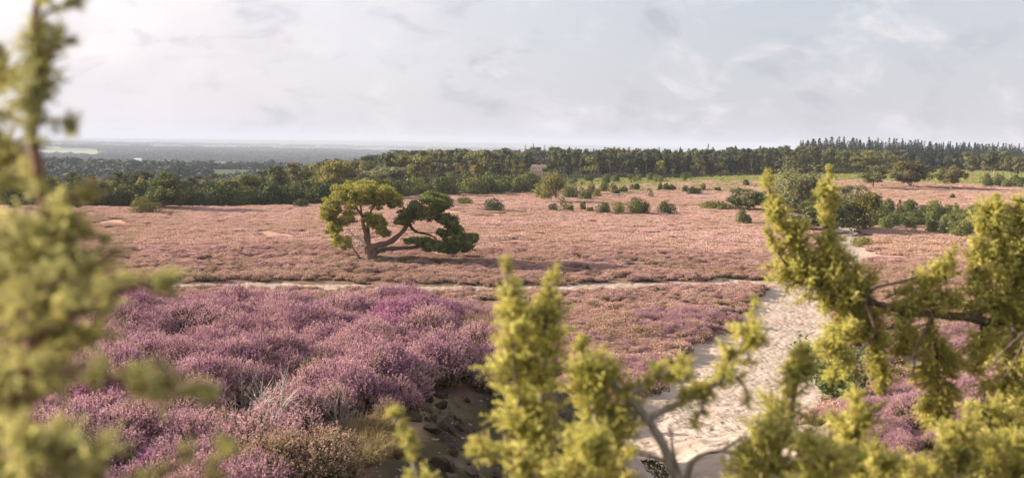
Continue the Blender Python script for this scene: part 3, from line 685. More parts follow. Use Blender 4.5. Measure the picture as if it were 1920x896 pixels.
# --- left wood (falls away downhill)
fL = I([-100, 150, 620], [196, 196, 203]); bL = I([-100, 620], [330, 350])
wood('pine_tree', ['pine', 'pinelow'], [.4, .6], spots(-60, 640, fL, bL, 130, 5.6), lambda p, d: 6.2 + 2.2 * ss(330, 620, p), lambda p, d: 'dark pine %s of the left wood, %s' % ('at the front' if d < 235 else 'deep inside' if d < 285 else 'at the back', 'near the photo edge' if p < 170 else 'behind the round yellow juniper' if p < 390 else 'left of the lone pine'), 'pine tree', 'pines of the left wood')
wood('oak_tree', ['broad'], [1], spots(-60, 640, fL, bL, 66, 7.0), lambda p, d: 5.9 + 2.2 * ss(330, 620, p), lambda p, d: 'leafy tree %s of the left wood, %s' % ('in front' if d < 245 else 'at the back', 'near the photo edge' if p < 170 else 'behind the round yellow juniper' if p < 390 else 'left of the lone pine'), 'leafy tree', 'leafy trees of the left wood')
# --- centre wood
fC = I([600, 800, 1000], [232, 262, 275]); bC = I([600, 1000], [360, 372])
wood('pine_tree', ['pine', 'pinelow'], [.65, .35], [q for q in spots(610, 992, fC, bC, 105, 5.5)], lambda p, d: 8.8, lambda p, d: 'rounded pine in the %s rows of the middle wood, %s' % ('front' if d < 290 else 'back', 'right behind the lone pine' if p < 770 else 'right of the lone pine' if p < 900 else 'next to the distant clearing'), 'pine tree', 'pines of the middle wood')
wood('oak_tree', ['broad'], [1], spots(610, 985, fC, bC, 34, 8.0), lambda p, d: 8.4, lambda p, d: 'olive leafy tree among the pines of the middle wood, %s' % ('right behind the lone pine' if p < 770 else 'right of the lone pine' if p < 900 else 'next to the distant clearing'), 'leafy tree', 'leafy trees of the middle wood')
# --- right-hand pine wood with tall bare trunks
fR = I([1015, 1100, 1500, 1600], [330, 336, 345, 352]); bR = I([1015, 1600], [362, 400])
wood('pine_trunk_tree', ['pinetall', 'pine'], [.75, .25], spots(1030, 1560, fR, bR, 270, 2.6), lambda p, d: 8.6, lambda p, d: 'tall bare stemmed pine %s the right wood, %s' % ('on the front edge of' if d < 352 else 'inside' if d < 368 else 'at the back of', 'beside the clearing' if p < 1120 else 'above the juniper row' if p < 1270 else 'above the far junipers' if p < 1400 else 'behind the weeping birch'), 'pine tree', 'tall pines of the right wood')
# --- dark spruces on the hill at the right
fS = I([1500, 1960], [440, 440]); bS = I([1500, 1960], [500, 490])
hS = I([1500, 1540, 1700, 1900, 1960], [11.3, 11.8, 11.0, 9.6, 9.2])
wood('spruce_tree', ['spruce'], [1], spots(1508, 1975, fS, bS, 250, 3.2), lambda p, d: hS(p), lambda p, d: 'dark pointed spruce %s the hill plantation, %s' % ('on the front edge of' if d < 458 else 'in the middle rows of' if d < 476 else 'on the crest of', 'at its tall left end' if p < 1590 else 'above the open crowned oak' if p < 1670 else 'above the beech clump' if p < 1750 else 'above the white trunked tree' if p < 1830 else 'near the right edge'), 'spruce tree', 'spruces of the dark plantation')
wood('spruce_tree', ['spruce'], [1], spots(1035, 1560, fR, bR, 38, 6), lambda p, d: 9.2, lambda p, d: 'spruce mixed into the right wood, ' + ('beside the clearing' if p < 1120 else 'above the juniper row' if p < 1270 else 'above the far junipers' if p < 1400 else 'behind the weeping birch'), 'spruce tree', 'spruces in the right wood')
wood('oak_tree', ['broad'], [1], spots(1035, 1620, I([1015, 1600], [328, 350]), I([1015, 1600], [345, 372]), 30, 7), lambda p, d: 6.4, lambda p, d: 'olive leafy tree along the right wood, ' + ('beside the clearing' if p < 1120 else 'above the juniper row' if p < 1270 else 'above the far junipers' if p < 1400 else 'behind the weeping birch'), 'leafy tree', 'leafy trees of the right wood')
# spruces beyond the clearing and poking out of the woods
for k, (px, d, h, lab) in enumerate(((975, 520, 9, 'small spruce left of the distant clearing'), (985, 515, 11, 'pointed spruce just left of the distant clearing'), (1000, 530, 12, 'tallest dark spruce over the distant clearing'), (1012, 525, 9, 'spruce right above the white track in the clearing'),
      (1021, 525, 11, 'spruce between the clearing and the right wood'), (1080, 372, 10.0, 'spruce tip rising from the left end of the right wood'), (1138, 372, 9.8, 'second spruce tip above the right wood'), (1328, 380, 11, 'slim spruce standing above the right wood near its middle'), (1236, 378, 10, 'spruce tip in the middle of the right wood'), (335, 300, 11, 'dark spruce rising from the left wood'))):
    x, y = azx(px, d); tree('spruce', k, 'spruce_tree', x, y, h, 10, lab, 'spruce tree')
# conifers round the far clearing
wood('clearing_pine', ['pine', 'pinelow'], [.5, .5], spots(940, 1060, I([900, 1100], [480, 480]), I([900, 1100], [560, 560]), 26, 6), lambda p, d: 9.0, 'conifer on the ridge beyond the small distant clearing', 'pine tree', 'trees beyond the clearing')
# woods at the far right edge
wood('pine_tree', ['pine'], [1], spots(1818, 1990, I([1800, 1990], [318, 312]), I([1800, 1990], [345, 340]), 22, 4), lambda p, d: 7.6, 'pine in the loose stand at the right edge before the spruces', 'pine tree', 'pines at the right edge')

# --- single trees of the right half, each its own
def single(name, px, py, hpx, wpx, fn, tm, cm, label, cat, wb, extra=None):
    q = ground_at(px, py); d = float(np.dot(q - np.array([0, 0, CAMZ]), fw)); h = hpx * d / F; w_ = wpx * d / F
    tb, cb = fn(h); r = empty(name, (q[0], q[1], float(gz(q[0], q[1])) - .03)); link('trunk', tb.mesh('trunk', tm), r); cr = link('crown', cb.mesh('crown', cm), r)
    V = np.concatenate(cb.V); ww = np.percentile(V[:, 0], 98) - np.percentile(V[:, 0], 2); k = w_ / ww
    r.scale = (k, k, 1.0); tag(r, label, cat); return r
single('birch_tree', 1030, 380, 60, 50, lambda h: broad(h, .34, .10, 15, 1.3, .03, .06, weep=.5, ntr=3), M['bark_white'], M['f_birch'], 'pale yellow birch at the left end of the juniper rows on the heath', 'birch tree', .5)
single('birch_tree', 1497, 402, 92, 92, lambda h: broad(h, .42, .02, 30, 1.7, .024, .075, weep=.6, ntr=3, nl=17), M['bark_white'], M['f_willow'], 'broad grey green weeping birch behind the foreground juniper spires', 'birch tree', .5)
single('birch_tree', 1619, 434, 72, 48, lambda h: broad(h, .30, .04, 16, 1.4, .032, .06, weep=.4), M['bark_dark'], M['f_juniy'], 'small slender birch on the heath right of the sand path', 'birch tree', .5)
single('oak_tree', 1637, 354, 46, 44, lambda h: broad(h, .40, .15, 11, .9, .036, .055), M['bark_pine'], M['f_leaf'], 'leftmost dark oak with an uneven open crown on the green meadow', 'oak tree', .5)
single('beech_tree', 1708, 353, 50, 66, lambda h: broad(h, .50, .14, 26, 1.8, .03, .065, ntr=5), M['bark_dark'], M['f_copper'], 'wide flat topped beech clump in the middle of the green meadow', 'beech tree', .5)
single('beech_tree', 1783, 357, 46, 46, lambda h: broad(h, .40, .24, 14, 1.4, .032, .06), M['bark_white'], M['f_copper'], 'brownish round tree with a white trunk right of the meadow', 'beech tree', .5)
single('birch_tree', 1596, 395, 50, 60, lambda h: broad(h, .42, .06, 14, 1.0, .03, .055, ntr=3), M['bark_white'], M['f_willow'], 'thin grey green birches beside the far end of the sand path', 'birch tree', .5)
single('pine_tree', 308, 392, 70, 80, lambda h: broad(h, .45, .0, 20, 1.3, .034, .07), M['bark_pine'], M['needle_dark'], 'dark broad pine standing out in front of the left wood', 'pine tree', .5)
single('pine_tree', 1402, 396, 44, 84, lambda h: broad(h, .6, .0, 20, 1.5, .034, .07), M['bark_dark'], M['needle_dark'], 'low dark spreading pine left of the foreground juniper spires', 'pine tree', .5)
single('pine_tree', 1545, 434, 62, 110, lambda h: broad(h, .6, .0, 20, 1.5, .034, .07), M['bark_dark'], M['needle_dark'], 'low blue green pine spreading over the far sand path', 'pine tree', .5)
single('oak_tree', 720, 366, 52, 78, lambda h: broad(h, .5, .05, 18, 1.5, .03, .06), M['bark_pine'], M['f_willow'], 'grey green rounded tree standing just behind the lone pine crown', 'leafy tree', .5)

# --- junipers dotted on the heath
JL = [
 (273, 401, 52, 28, 'y', 'round yellow green juniper in front of the left wood', 0), (318, 409, 12, 13, 'y', 'tiny juniper right of the round yellow one on the left heath', 1), (112, 403, 40, 24, 'y', 'low juniper partly behind the blurred left branch', 0), (28, 394, 26, 20, 'd', 'dark juniper at the far left of the heath', 0),
 (565, 389, 28, 15, 'd', 'small dark juniper on the heath left of the lone pine', 0), (838, 386, 28, 15, 'd', 'low dark juniper behind the right crown of the lone pine', 0), (872, 385, 30, 15, 'm', 'low olive juniper right of the lone pine crown', 0), (925, 397, 38, 22, 'd', 'compact dark juniper alone on the heath right of the lone pine', 0),
 (1048, 399, 20, 30, 'm', 'upright column juniper at the left end of the juniper row', 1), (1036, 397, 18, 16, 'd', 'low juniper at the foot of the column juniper', 0), (1066, 397, 20, 16, 'm', 'small olive juniper right of the column juniper', 0), (1093, 395, 13, 15, 'm', 'first tiny round juniper in the row', 0), (1106, 399, 15, 10, 'y', 'flat tiny juniper in the row', 0),
 (1131, 402, 28, 21, 'd', 'dark round juniper in the middle of the row', 0), (1158, 401, 28, 20, 'm', 'olive juniper next to the dark round one in the row', 0), (1190, 402, 36, 30, 'm', 'tallest juniper of the row', 0), (1208, 402, 24, 22, 'd', 'darker juniper leaning on the tallest one of the row', 0), (1250, 402, 34, 23, 'd', 'rightmost round juniper of the row', 0),
 (1091, 369, 9, 18, 'd', 'slim dark juniper pillar far behind the row', 1), (1216, 371, 14, 17, 'd', 'egg shaped dark juniper standing alone behind the row', 1), (1133, 360, 20, 16, 'm', 'olive juniper behind the row, left of a smaller dark one', 0), (1150, 364, 16, 18, 'm', 'juniper in the loose group behind the row', 0), (1157, 368, 14, 11, 'd', 'low dark juniper in front of the loose group', 0), (1168, 362, 16, 12, 'd', 'juniper at the right of the loose group', 0), (1190, 357, 18, 12, 'd', 'dark juniper behind the egg shaped one', 0),
 (1238, 357, 12, 11, 'm', 'first small juniper of the trio on the far heath', 0), (1248, 358, 14, 11, 'm', 'second small juniper of the trio on the far heath', 0), (1260, 358, 16, 9, 'm', 'third small juniper of the trio on the far heath', 0), (1286, 362, 14, 11, 'd', 'dark juniper left of the far pair', 0), (1302, 366, 26, 14, 'd', 'wide dark juniper of the far pair', 0), (1318, 358, 12, 13, 'y', 'yellowish juniper above the far pair', 0), (1345, 359, 11, 7, 'd', 'tiny dark juniper far right of the pair', 0), (1398, 350, 14, 10, 'd', 'far dark juniper above the spreading pine', 0),
 (1390, 421, 24, 28, 'm', 'upright juniper on the heath under the spreading pine', 0), (1404, 422, 14, 16, 'd', 'smaller dark juniper right of the upright one under the spreading pine', 0), (1342, 392, 60, 13, 'y', 'flat bright green juniper thicket left of the spreading pine', 0), (1616, 459, 40, 19, 'y', 'low green juniper right of the sand path', 0),
 (1098, 376, 26, 18, 'd', 'dark juniper below the slim pillar', 0), (1108, 365, 14, 22, 'm', 'olive juniper right of the slim pillar', 0), (1072, 372, 34, 22, 'd', 'dark juniper right of the yellow birch', 0), (1120, 371, 20, 14, 'y', 'yellowish juniper between the birch and the loose group', 0),
 (1786, 374, 10, 8, 'd', 'tiny dark juniper on the heath below the white trunked tree', 0),
]
def field_juniper(px, py, wpx, hpx, col, lab, colm):
    q = ground_at(px, py); d = float(np.dot(q - np.array([0, 0, CAMZ]), fw)); h = (hpx * 1.12 + 3) * d / F; w_ = wpx * 1.22 * d / F
    A_ = h * w_; lf = max(.075, .0009 * d)
    tb, cb = juni(h, w_ * (1.0 if colm else .78), 2 if colm else max(7, int(w_ * 4)), 1.0, .35, lf, nlf=int(np.clip(90 * A_ / max(7, w_ * 4) / (lf * lf) * .05, 90, 420)))
    r = empty('juniper_bush', (q[0], q[1], float(gz(q[0], q[1])) - .03)); link('stem', tb.mesh('stem', M['bark_dark']), r)
    link('crown', cb.mesh('crown', {'y': M['f_juniy'], 'd': M['f_junid'], 'm': M['f_juni']}[col]), r); tag(r, lab, 'juniper bush')
for a in JL: field_juniper(a[0], a[1], a[2], a[3], a[4], a[5], a[6])
def band(sp, hf, label, group, dark=False):
    for (x, y, px, d) in sp:
        k = 'junib' if rng.random() < .5 else 'juni'
        if rng.random() < .12: k = 'junicol'
        if dark and rng.random() < .8: k = 'junid'
        tree(k, int(rng.integers(6)), 'juniper_bush', x, y, hf(px, d) * rng.uniform(.7, 1.25), HB[k], (label(px, d) if callable(label) else label) + {'juni': '', 'junid': '', 'junib': ', broad', 'junicol': ', slim'}[k], 'juniper bush', group, wsc=rng.uniform(.9, 1.25))
band(spots(-60, 620, I([-60, 160, 620], [182, 182, 190]), I([-60, 620], [200, 208]), 88, 1.8), lambda p, d: 4.2, lambda p, d: 'juniper at the foot of the left wood, ' + ('left of the round yellow juniper' if p < 270 else 'right of the broad dark pine' if p < 450 else 'nearest the lone pine'), 'junipers at the foot of the left wood', True)
band(spots(610, 1010, I([610, 1010], [196, 236]), I([610, 1010], [236, 262]), 110, 2.0), lambda p, d: 4.0, lambda p, d: 'olive juniper in the %s of the middle thicket, %s' % ('front' if d < 225 else 'back', 'behind the lone pine' if p < 760 else 'right of the lone pine' if p < 900 else 'left of the pale yellow birch'), 'junipers below the middle wood')
band(spots(1640, 1990, I([1560, 1700, 1990], [170, 156, 150]), I([1560, 1990], [205, 196]), 100, 2.0), lambda p, d: 2.5, lambda p, d: 'green juniper in the %s of the long right thicket, %s' % ('front' if d < 178 else 'back', 'beside the small birch' if p < 1720 else 'middle stretch' if p < 1850 else 'behind the right hand spires'), 'junipers of the right thicket')
band(spots(1560, 1650, I([1560, 1700], [186, 172]), I([1560, 1700], [206, 200]), 12, 2.2), lambda p, d: 2.6, 'juniper beside the far end of the sand path', 'junipers by the far path')
band(spots(1850, 1990, I([1850, 1990], [285, 280]), I([1850, 1990], [300, 300]), 16, 3), lambda p, d: 3.2, 'light green bush at the foot of the pines at the right edge', 'bushes at the right edge')
band(spots(1030, 1300, I([1030, 1300], [262, 300]), I([1030, 1300], [300, 318]), 24, 5), lambda p, d: 2.2, 'small bush in the rough grass before the right wood', 'bushes before the right wood')

# --- far-off woods that read as one mass
def grove():
    cb = MB()
    for i in range(16):
        a = rng.uniform(0, 6.28); r = 22 * math.sqrt(rng.random()); hh = rng.uniform(8, 14); n = 42; o = ball(n, .7); o[:, 2] = np.where(o[:, 2] < 0, o[:, 2] * .8, o[:, 2])
        cb.leaves(o * np.array([hh * .42, hh * .42, hh * .48]) + np.array([r * math.cos(a), r * math.sin(a), hh * .52]), o + rng.normal(size=o.shape) * .4, 3.0)
    return cb.mesh('grove', M['plain_wood'])
c_gr = proto_collection('far_groves', [grove() for k in range(6)])
n = 9000; a = rng.uniform(R_(-33), R_(16), n); r = np.exp(rng.uniform(math.log(520), math.log(9000), n)); x, y = r * np.sin(a), r * np.cos(a)
# strips running across the view, gaps are fields
k = (fbm(x * .0011, y * .0022, 200, 4) > -.03) | (r < 700); fd = (np.abs(a - math.atan2(fx, fy)) < .034) & (np.abs(r - math.hypot(fx, fy)) < 520) | ((np.abs(a - math.atan2(*gp(165, 310))) < .03) & (r < 1850) & (r > 1350)); k &= ~fd
x, y, r = x[k], y[k], r[k]
sc_ = rng.uniform(.7, 1.25, len(x)) * np.interp(r, [500, 1500, 9000], [.7, .95, 1.9])
tag(scatter('distant_woods', c_gr, np.stack([x, y, gz(x, y) - .5], 1), np.stack([0 * x, 0 * x, rng.uniform(0, 6.28, len(x))], 1), np.stack([sc_, sc_, sc_ * .75 / np.interp(r, [2000, 9000], [1, 1.5])], 1)), 'hazy woods of the low plain out to the horizon', kind='stuff', cat='woods')
c_bk = proto_collection('wood_mass', [bpy.data.meshes.new_from_object(bpy.data.objects.new('tmp', VAR[k][i][1])) for k in ('pine', 'pinelow', 'broad') for i in range(3)])
def mass(px0, px1, d0, d1, n, h, label):
    q = [(*azx(rng.uniform(px0, px1), rng.uniform(d0, d1)),) for _ in range(n)]; x = np.array([p[0] for p in q]); y = np.array([p[1] for p in q]); s = h / 10 * rng.uniform(.8, 1.2, n)
    tag(scatter('background_wood', c_bk, np.stack([x, y, gz(x, y)], 1), np.stack([0 * x, 0 * x, rng.uniform(0, 6.28, n)], 1), s), label, kind='stuff', cat='woods')
mass(430, 640, 245, 560, 300, 6.8, 'closed mass of tree tops left of the middle wood')
mass(-100, 430, 245, 560, 520, 5.4, 'closed mass of tree tops behind the left wood')
mass(600, 975, 330, 470, 360, 7.2, 'closed mass of tree tops behind the middle wood')
mass(1040, 1700, 372, 440, 420, 6.4, 'closed mass of tree tops behind the right pine wood')
mass(1520, 2000, 428, 560, 420, 5.0, 'dim undergrowth among the stems of the spruce plantation')

c_bk = proto_collection('spruce_mass', [bpy.data.meshes.new_from_object(bpy.data.objects.new('tmp', VAR['spruce'][i][1])) for i in range(5)])
mass(1500, 1990, 492, 570, 520, 10.2, 'solid back rows of dark spruces on the hill at the right')
# --- the clearing: bare heather slope with a white track
cl = []
q0 = azx(984, 325); q1 = azx(1032, 325); q2 = azx(1040, 500); q3 = azx(975, 500)
N_ = 12; V = []
for i in range(N_):
    for j in range(N_):
        u, v = i / (N_ - 1), j / (N_ - 1); a_ = np.array(q0) * (1 - u) + np.array(q1) * u; b_ = np.array(q3) * (1 - u) + np.array(q2) * u; p = a_ * (1 - v) + b_ * v
        V.append((p[0], p[1], float(H(p[0], p[1])) - .2 + 1.3 * v + .25 * rng.random()))
Fg = [[i * N_ + j, (i + 1) * N_ + j, (i + 1) * N_ + j + 1, i * N_ + j + 1] for i in range(N_ - 1) for j in range(N_ - 1)]
mb = MB(); mb.add(V, Fg); tag(link('heath_slope', mb.mesh('heath_slope', mat('far_heath_ground', [(.10, .065, .045), (.20, .125, .095), (.12, .11, .05)], .12))), kind='structure')
mb = MB(); VT = np.array(V).reshape(N_, N_, 3); L = []
for off in (0, .17):
    base_i = len(L)
    for j in range(N_):
        v = j / (N_ - 1); u = .78 - .42 * v + off * (1 - .5 * v); f = u * (N_ - 1); a_ = int(min(f, N_ - 2)); t = f - a_; p = VT[a_, j] * (1 - t) + VT[a_ + 1, j] * t
        p = p + [.35 * math.sin(j * .9), 0, 0]; L += [p + [-.13, 0, .12], p + [.13, 0, .12]]
    mb.add(L[base_i:], [[2 * j, 2 * j + 1, 2 * j + 3, 2 * j + 2] for j in range(N_ - 1)])
tag(link('sand_track', mb.mesh('sand_track', M['sand'])), kind='structure')

for px, d, h, lab_ in ((983, 318, 6.5, 'pine leaning over the left side of the distant clearing'), (1031, 322, 6.2, 'pine at the right side of the distant clearing'), (991, 330, 3.6, 'young pine at the foot of the distant clearing, left'), (1022, 334, 3.2, 'young pine at the foot of the distant clearing, right'),
      (990, 455, 7.5, 'pine at the top left corner of the distant clearing'), (1014, 505, 7.5, 'pine crown right above the end of the white track')):
    x, y = azx(px, d); tree('pinelow', int(px) % 4, 'pine_tree', x, y, h, 10, lab_, 'pine tree')
# --- barns on the plain
def barn(px, py, wpx, hpx, roof, label, cat='barn'):
    q = ground_at(px, py); d = float(np.dot(q - np.array([0, 0, CAMZ]), fw)); w_ = wpx * d / F; h = hpx * d / F; dep = w_ * .5
    r = empty('barn', (q[0], q[1], q[2])); hw = h * .6
    b = MB(); b.add([(-w_ / 2, 0, -1), (w_ / 2, 0, -1), (w_ / 2, dep, -1), (-w_ / 2, dep, -1), (-w_ / 2, 0, hw), (w_ / 2, 0, hw), (w_ / 2, dep, hw), (-w_ / 2, dep, hw)], [[0, 1, 5, 4], [1, 2, 6, 5], [2, 3, 7, 6], [3, 0, 4, 7]])
    b.add([(-w_ / 2, 0, hw), (-w_ / 2, dep, hw), (-w_ / 2, dep / 2, h)], [[0, 1, 2]]); b.add([(w_ / 2, 0, hw), (w_ / 2, dep, hw), (w_ / 2, dep / 2, h)], [[0, 2, 1]]); link('wall', b.mesh('wall', M['barn_wall'], False), r)
    b = MB(); e = .04 * w_; b.add([(-w_ / 2 - e, -e, hw - .1), (w_ / 2 + e, -e, hw - .1), (w_ / 2 + e, dep / 2, h + .2), (-w_ / 2 - e, dep / 2, h + .2), (-w_ / 2 - e, dep + e, hw - .1), (w_ / 2 + e, dep + e, hw - .1)], [[0, 1, 2, 3], [3, 2, 5, 4]]); link('roof', b.mesh('roof', roof, False), r)
    b = MB(); b.add([(-w_ * .08, -.08, -.5), (w_ * .08, -.08, -.5), (w_ * .08, -.08, hw * .75), (-w_ * .08, -.08, hw * .75)], [[0, 1, 2, 3]]); link('door', b.mesh('door', M['bark_dark'], False), r)
    tag(r, label, cat)
barn(163, 311, 34, 9, M['barn_roof'], 'long white barn on the plain behind the left wood')
barn(258, 303, 12, 6, M['barn_roof'], 'small white shed on the plain right of the long barn', 'shed')
barn(410, 287, 10, 5, M['barn_red'], 'small red roofed farmhouse on the distant plain', 'farmhouse')
barn(505, 290, 9, 4, M['barn_roof'], 'far pale farmhouse near the middle of the hazy plain', 'farmhouse')
# pale field
xs = np.linspace(-.028, .028, 14); ds = np.linspace(-380, 380, 8); a0 = math.atan2(fx, fy); d0 = math.hypot(fx, fy); V = [((d0 + b) * math.sin(a0 + a), (d0 + b) * math.cos(a0 + a), 0) for a in xs for b in ds]
V = np.array(V); V[:, 2] = H(V[:, 0], V[:, 1]) + 2.0
mb = MB(); mb.add(V, [[i * 8 + j, i * 8 + j + 1, (i + 1) * 8 + j + 1, (i + 1) * 8 + j] for i in range(13) for j in range(7)]); tag(link('field', mb.mesh('field', mat('stubble', [(.22, .23, .12), (.28, .28, .15)], .01))), kind='structure')

# --- pale logs lying on the heath
for px, py, L_, lab in ((1160, 369, 3.0, 'pale fallen log on the heath right of the loose juniper group'), (1322, 374, 4.0, 'longer pale fallen log left of the spreading pine')):
    q = ground_at(px, py); r = empty('fallen_log', (q[0], q[1], float(gz(q[0], q[1])) + .3), rng.uniform(-.3, .3))
    b = MB(); b.tube(curve([(-L_ / 2, 0, .1), (0, .1, .22), (L_ / 2, .2, .05)], 6), np.linspace(.17, .1, 6), 7); link('log', b.mesh('log', M['deadwood']), r)
    b = MB(); b.tube([(L_ * .2, .1, .15), (L_ * .3, -.1, .7)], [.06, .02], 5); link('branch', b.mesh('branch', M['deadwood']), r); tag(r, lab, 'log')

# ------------------------------------------------------------------ the lone pine
q = ground_at(692, 489); D0 = float(np.dot(q - np.array([0, 0, CAMZ]), fw)); base3 = np.array([q[0], q[1], float(gz(q[0], q[1])) - .05])
def cp(cx_, cy_, dy=0.0): return P(560 + cx_ / 2.89, 230 + cy_ / 2.89, D0 + dy) - base3
u_ = D0 / F / 2.89
lp = empty('lone_pine', tuple(base3)); tag(lp, 'lone windswept pine with a split trunk and two wide crowns on the open heath', 'pine tree')
def limb_obj(name, pts, r0, r1, m, n=14, sides=8, lab=None):
    c = curve(pts, n); c = c + np.cumsum(rng.normal(size=c.shape) * r0 * .10, 0) * np.linspace(0, 1, n)[:, None]
    b = MB(); b.tube(c, np.linspace(r0, r1, n) * (1 + .10 * rng.normal(size=n)), sides); o = link(name, b.mesh(name, m), lp)
    if lab: o['label'] = lab
    return c
limb_obj('trunk', [cp(390, 765), cp(388, 730), cp(380, 680), cp(374, 630)], .50, .30, M['bark_pine'], 9, 10)
limb_obj('trunk', [cp(403, 760), cp(405, 720), cp(400, 680), cp(425, 664), cp(500, 640, .4), cp(560, 590, .7), cp(610, 520, .8), cp(665, 465, .8)], .40, .15, M['bark_pine'], 20, 9)
limb_obj('branch', [cp(374, 640), cp(358, 580, -.3), cp(345, 520, -.4), cp(335, 430, -.3)], .24, .10, M['bark_pine'])
limb_obj('branch', [cp(380, 630, .2), cp(375, 560, .6), cp(395, 470, .8), cp(440, 400, .9)], .18, .07, M['bark_pine'])
limb_obj('branch', [cp(405, 712), cp(450, 686, -.3), cp(540, 678, -.8), cp(640, 670, -1.0), cp(720, 640, -1.0), cp(800, 650, -1.2)], .25, .09, M['bark_dark'], 18)
limb_obj('branch', [cp(596, 545, .8), cp(630, 588, .6), cp(690, 602, .5), cp(750, 628, .3)], .17, .08, M['bark_dark'])
limb_obj('branch', [cp(615, 520, .8), cp(700, 510, .9), cp(780, 525, .8)], .14, .05, M['bark_dark'])
limb_obj('branch', [cp(340, 500, -.4), cp(290, 440, -.9), cp(220, 400, -1.0)], .14, .05, M['bark_pine'])
limb_obj('dead_branch', [cp(366, 668, -.4), cp(335, 635, -.6), cp(300, 612, -.8), cp(265, 572, -.9)], .17, .05, M['deadwood'], lab='bare bleached branch on the left of the trunk')
limb_obj('dead_branch', [cp(385, 610, -.4), cp(405, 595, -.6), cp(430, 592, -.7)], .07, .03, M['deadwood'], lab='short bare twig right of the upright limb')
limb_obj('branch', [cp(385, 742, -.2), cp(335, 735, -.5), cp(310, 705, -.6), cp(292, 680, -.7)], .12, .05, M['bark_dark'])
BL = [(335, 350, 105, 38), (240, 385, 78, 48), (180, 460, 58, 55), (160, 520, 46, 40), (205, 570, 46, 62), (232, 645, 62, 38), (430, 355, 92, 40), (505, 400, 50, 42), (430, 430, 60, 38), (300, 430, 80, 42), (440, 560, 46, 50), (400, 520, 50, 40), (455, 600, 30, 20), (270, 520, 40, 45), (350, 400, 90, 42), (520, 440, 32, 26)]
BRt = [(705, 408, 58, 24), (775, 425, 42, 32), (640, 458, 62, 32), (700, 495, 78, 42), (600, 500, 55, 40), (560, 535, 30, 24), (800, 530, 62, 42), (845, 570, 30, 16), (750, 470, 55, 35), (790, 450, 30, 15)]
BRb = [(700, 650, 60, 24), (840, 600, 45, 22), (625, 645, 62, 22), (760, 665, 90, 32), (860, 645, 85, 40), (935, 620, 44, 26), (910, 670, 45, 24), (820, 690, 65, 16), (690, 670, 45, 25), (790, 600, 30, 18)]
def crown(bl, m, n_sub, n_leaf, label=None, depth=1.0):
    b = MB(); B = []
    for (a, c, rx, ry) in bl:
        for dy in (-1.1, 1.0):
            s = .92 - .12 * abs(dy) / 1.4; p = cp(a + rng.normal() * 6, c + rng.normal() * 5, dy * depth * max(rx, 50) / 70)
            B.append((*p, rx * u_ * s, max(rx, 40) * u_ * .8, ry * u_ * s * 1.02))
    for bb in list(B):
        for _ in range(6):
            o = ball(1, .95)[0]; f = rng.uniform(.14, .30); B.append((bb[0] + o[0] * bb[3] * 1.05, bb[1] + o[1] * bb[4] * 1.05, bb[2] + o[2] * bb[5] * 1.05, bb[3] * f + .12, bb[4] * f + .12, bb[5] * f + .05))
    for bb in B:
        vol = (bb[3] * bb[5]) / (70 * u_) ** 2 * 2.2
        blobs(b, [bb], max(5, int(n_sub * vol * 1.2)), n_leaf, .15, .33, flat=.55, shell=.35, nb=.7)
    o = link('crown', b.mesh('crown', m), lp)
    if label: o['label'] = label
crown(BL, M['needle_sun'], 42, 17, 'sunlit yellow green left crown', 1.2)
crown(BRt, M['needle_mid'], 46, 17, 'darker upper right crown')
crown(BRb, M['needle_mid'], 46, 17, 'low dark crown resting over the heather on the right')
# grass strip under the lone pine
x = q[0] + rng.uniform(-9, 9, 260); y = q[1] + rng.normal(size=260) * .7
c_g2 = proto_collection('short_green_tufts', [tuft(50, .4, .30, .012, M['grass_green'], .9) for k in range(3)])
tag(scatter('green_grass', c_g2, np.stack([x, y, gz(x, y) + .1], 1), up_rot(260, .1), rng.uniform(.6, 1.4, 260)), 'strip of fresh green grass under the lone pine', kind='stuff', cat='grass')

# ------------------------------------------------------------------ near details on the mound
def bare_shrub(px, py, hgt, label, mm, n=16, seed=0):
    q = ground_at(px, py); z = float(gz(q[0], q[1])); r = empty('dead_shrub', (q[0], q[1], z))
    for i in range(n):
        a = rng.uniform(0, 6.28); tl = rng.uniform(.1, .75); L_ = hgt * rng.uniform(.6, 1.1); d_ = np.array([math.cos(a) * tl, math.sin(a) * tl, 1.0]); d_ /= np.linalg.norm(d_)
        b = MB(); p = [np.array([0, 0, -.03])]
        for k in range(7): d_ = d_ + rng.normal(size=3) * .16; d_ /= np.linalg.norm(d_); p.append(p[-1] + d_ * L_ / 7)
        b.tube(p, np.linspace(.010, .003, 8), 5)
        for t in range(9):
            k = rng.integers(2, 7); dd = d_ + rng.normal(size=3) * .5; dd /= np.linalg.norm(dd); l2 = L_ * rng.uniform(.15, .35); e = p[k] + dd * l2
            b.tube([p[k], (p[k] + e) / 2 + rng.normal(size=3) * .01, e], [.004, .003, .0015], 4)
        link('branch', b.mesh('branch', mm), r)
    tag(r, label, 'dead shrub'); return r
bare_shrub(492, 850, .95, 'bleached dead twiggy shrub among the near heather', M['deadwood'], 20)
bare_shrub(455, 790, .7, 'small grey dead shrub left of the bleached one', M['bark_grey'], 9)
bare_shrub(640, 812, .6, 'dry brown twigs behind the bleached dead shrub', M['bark_grey'], 10)
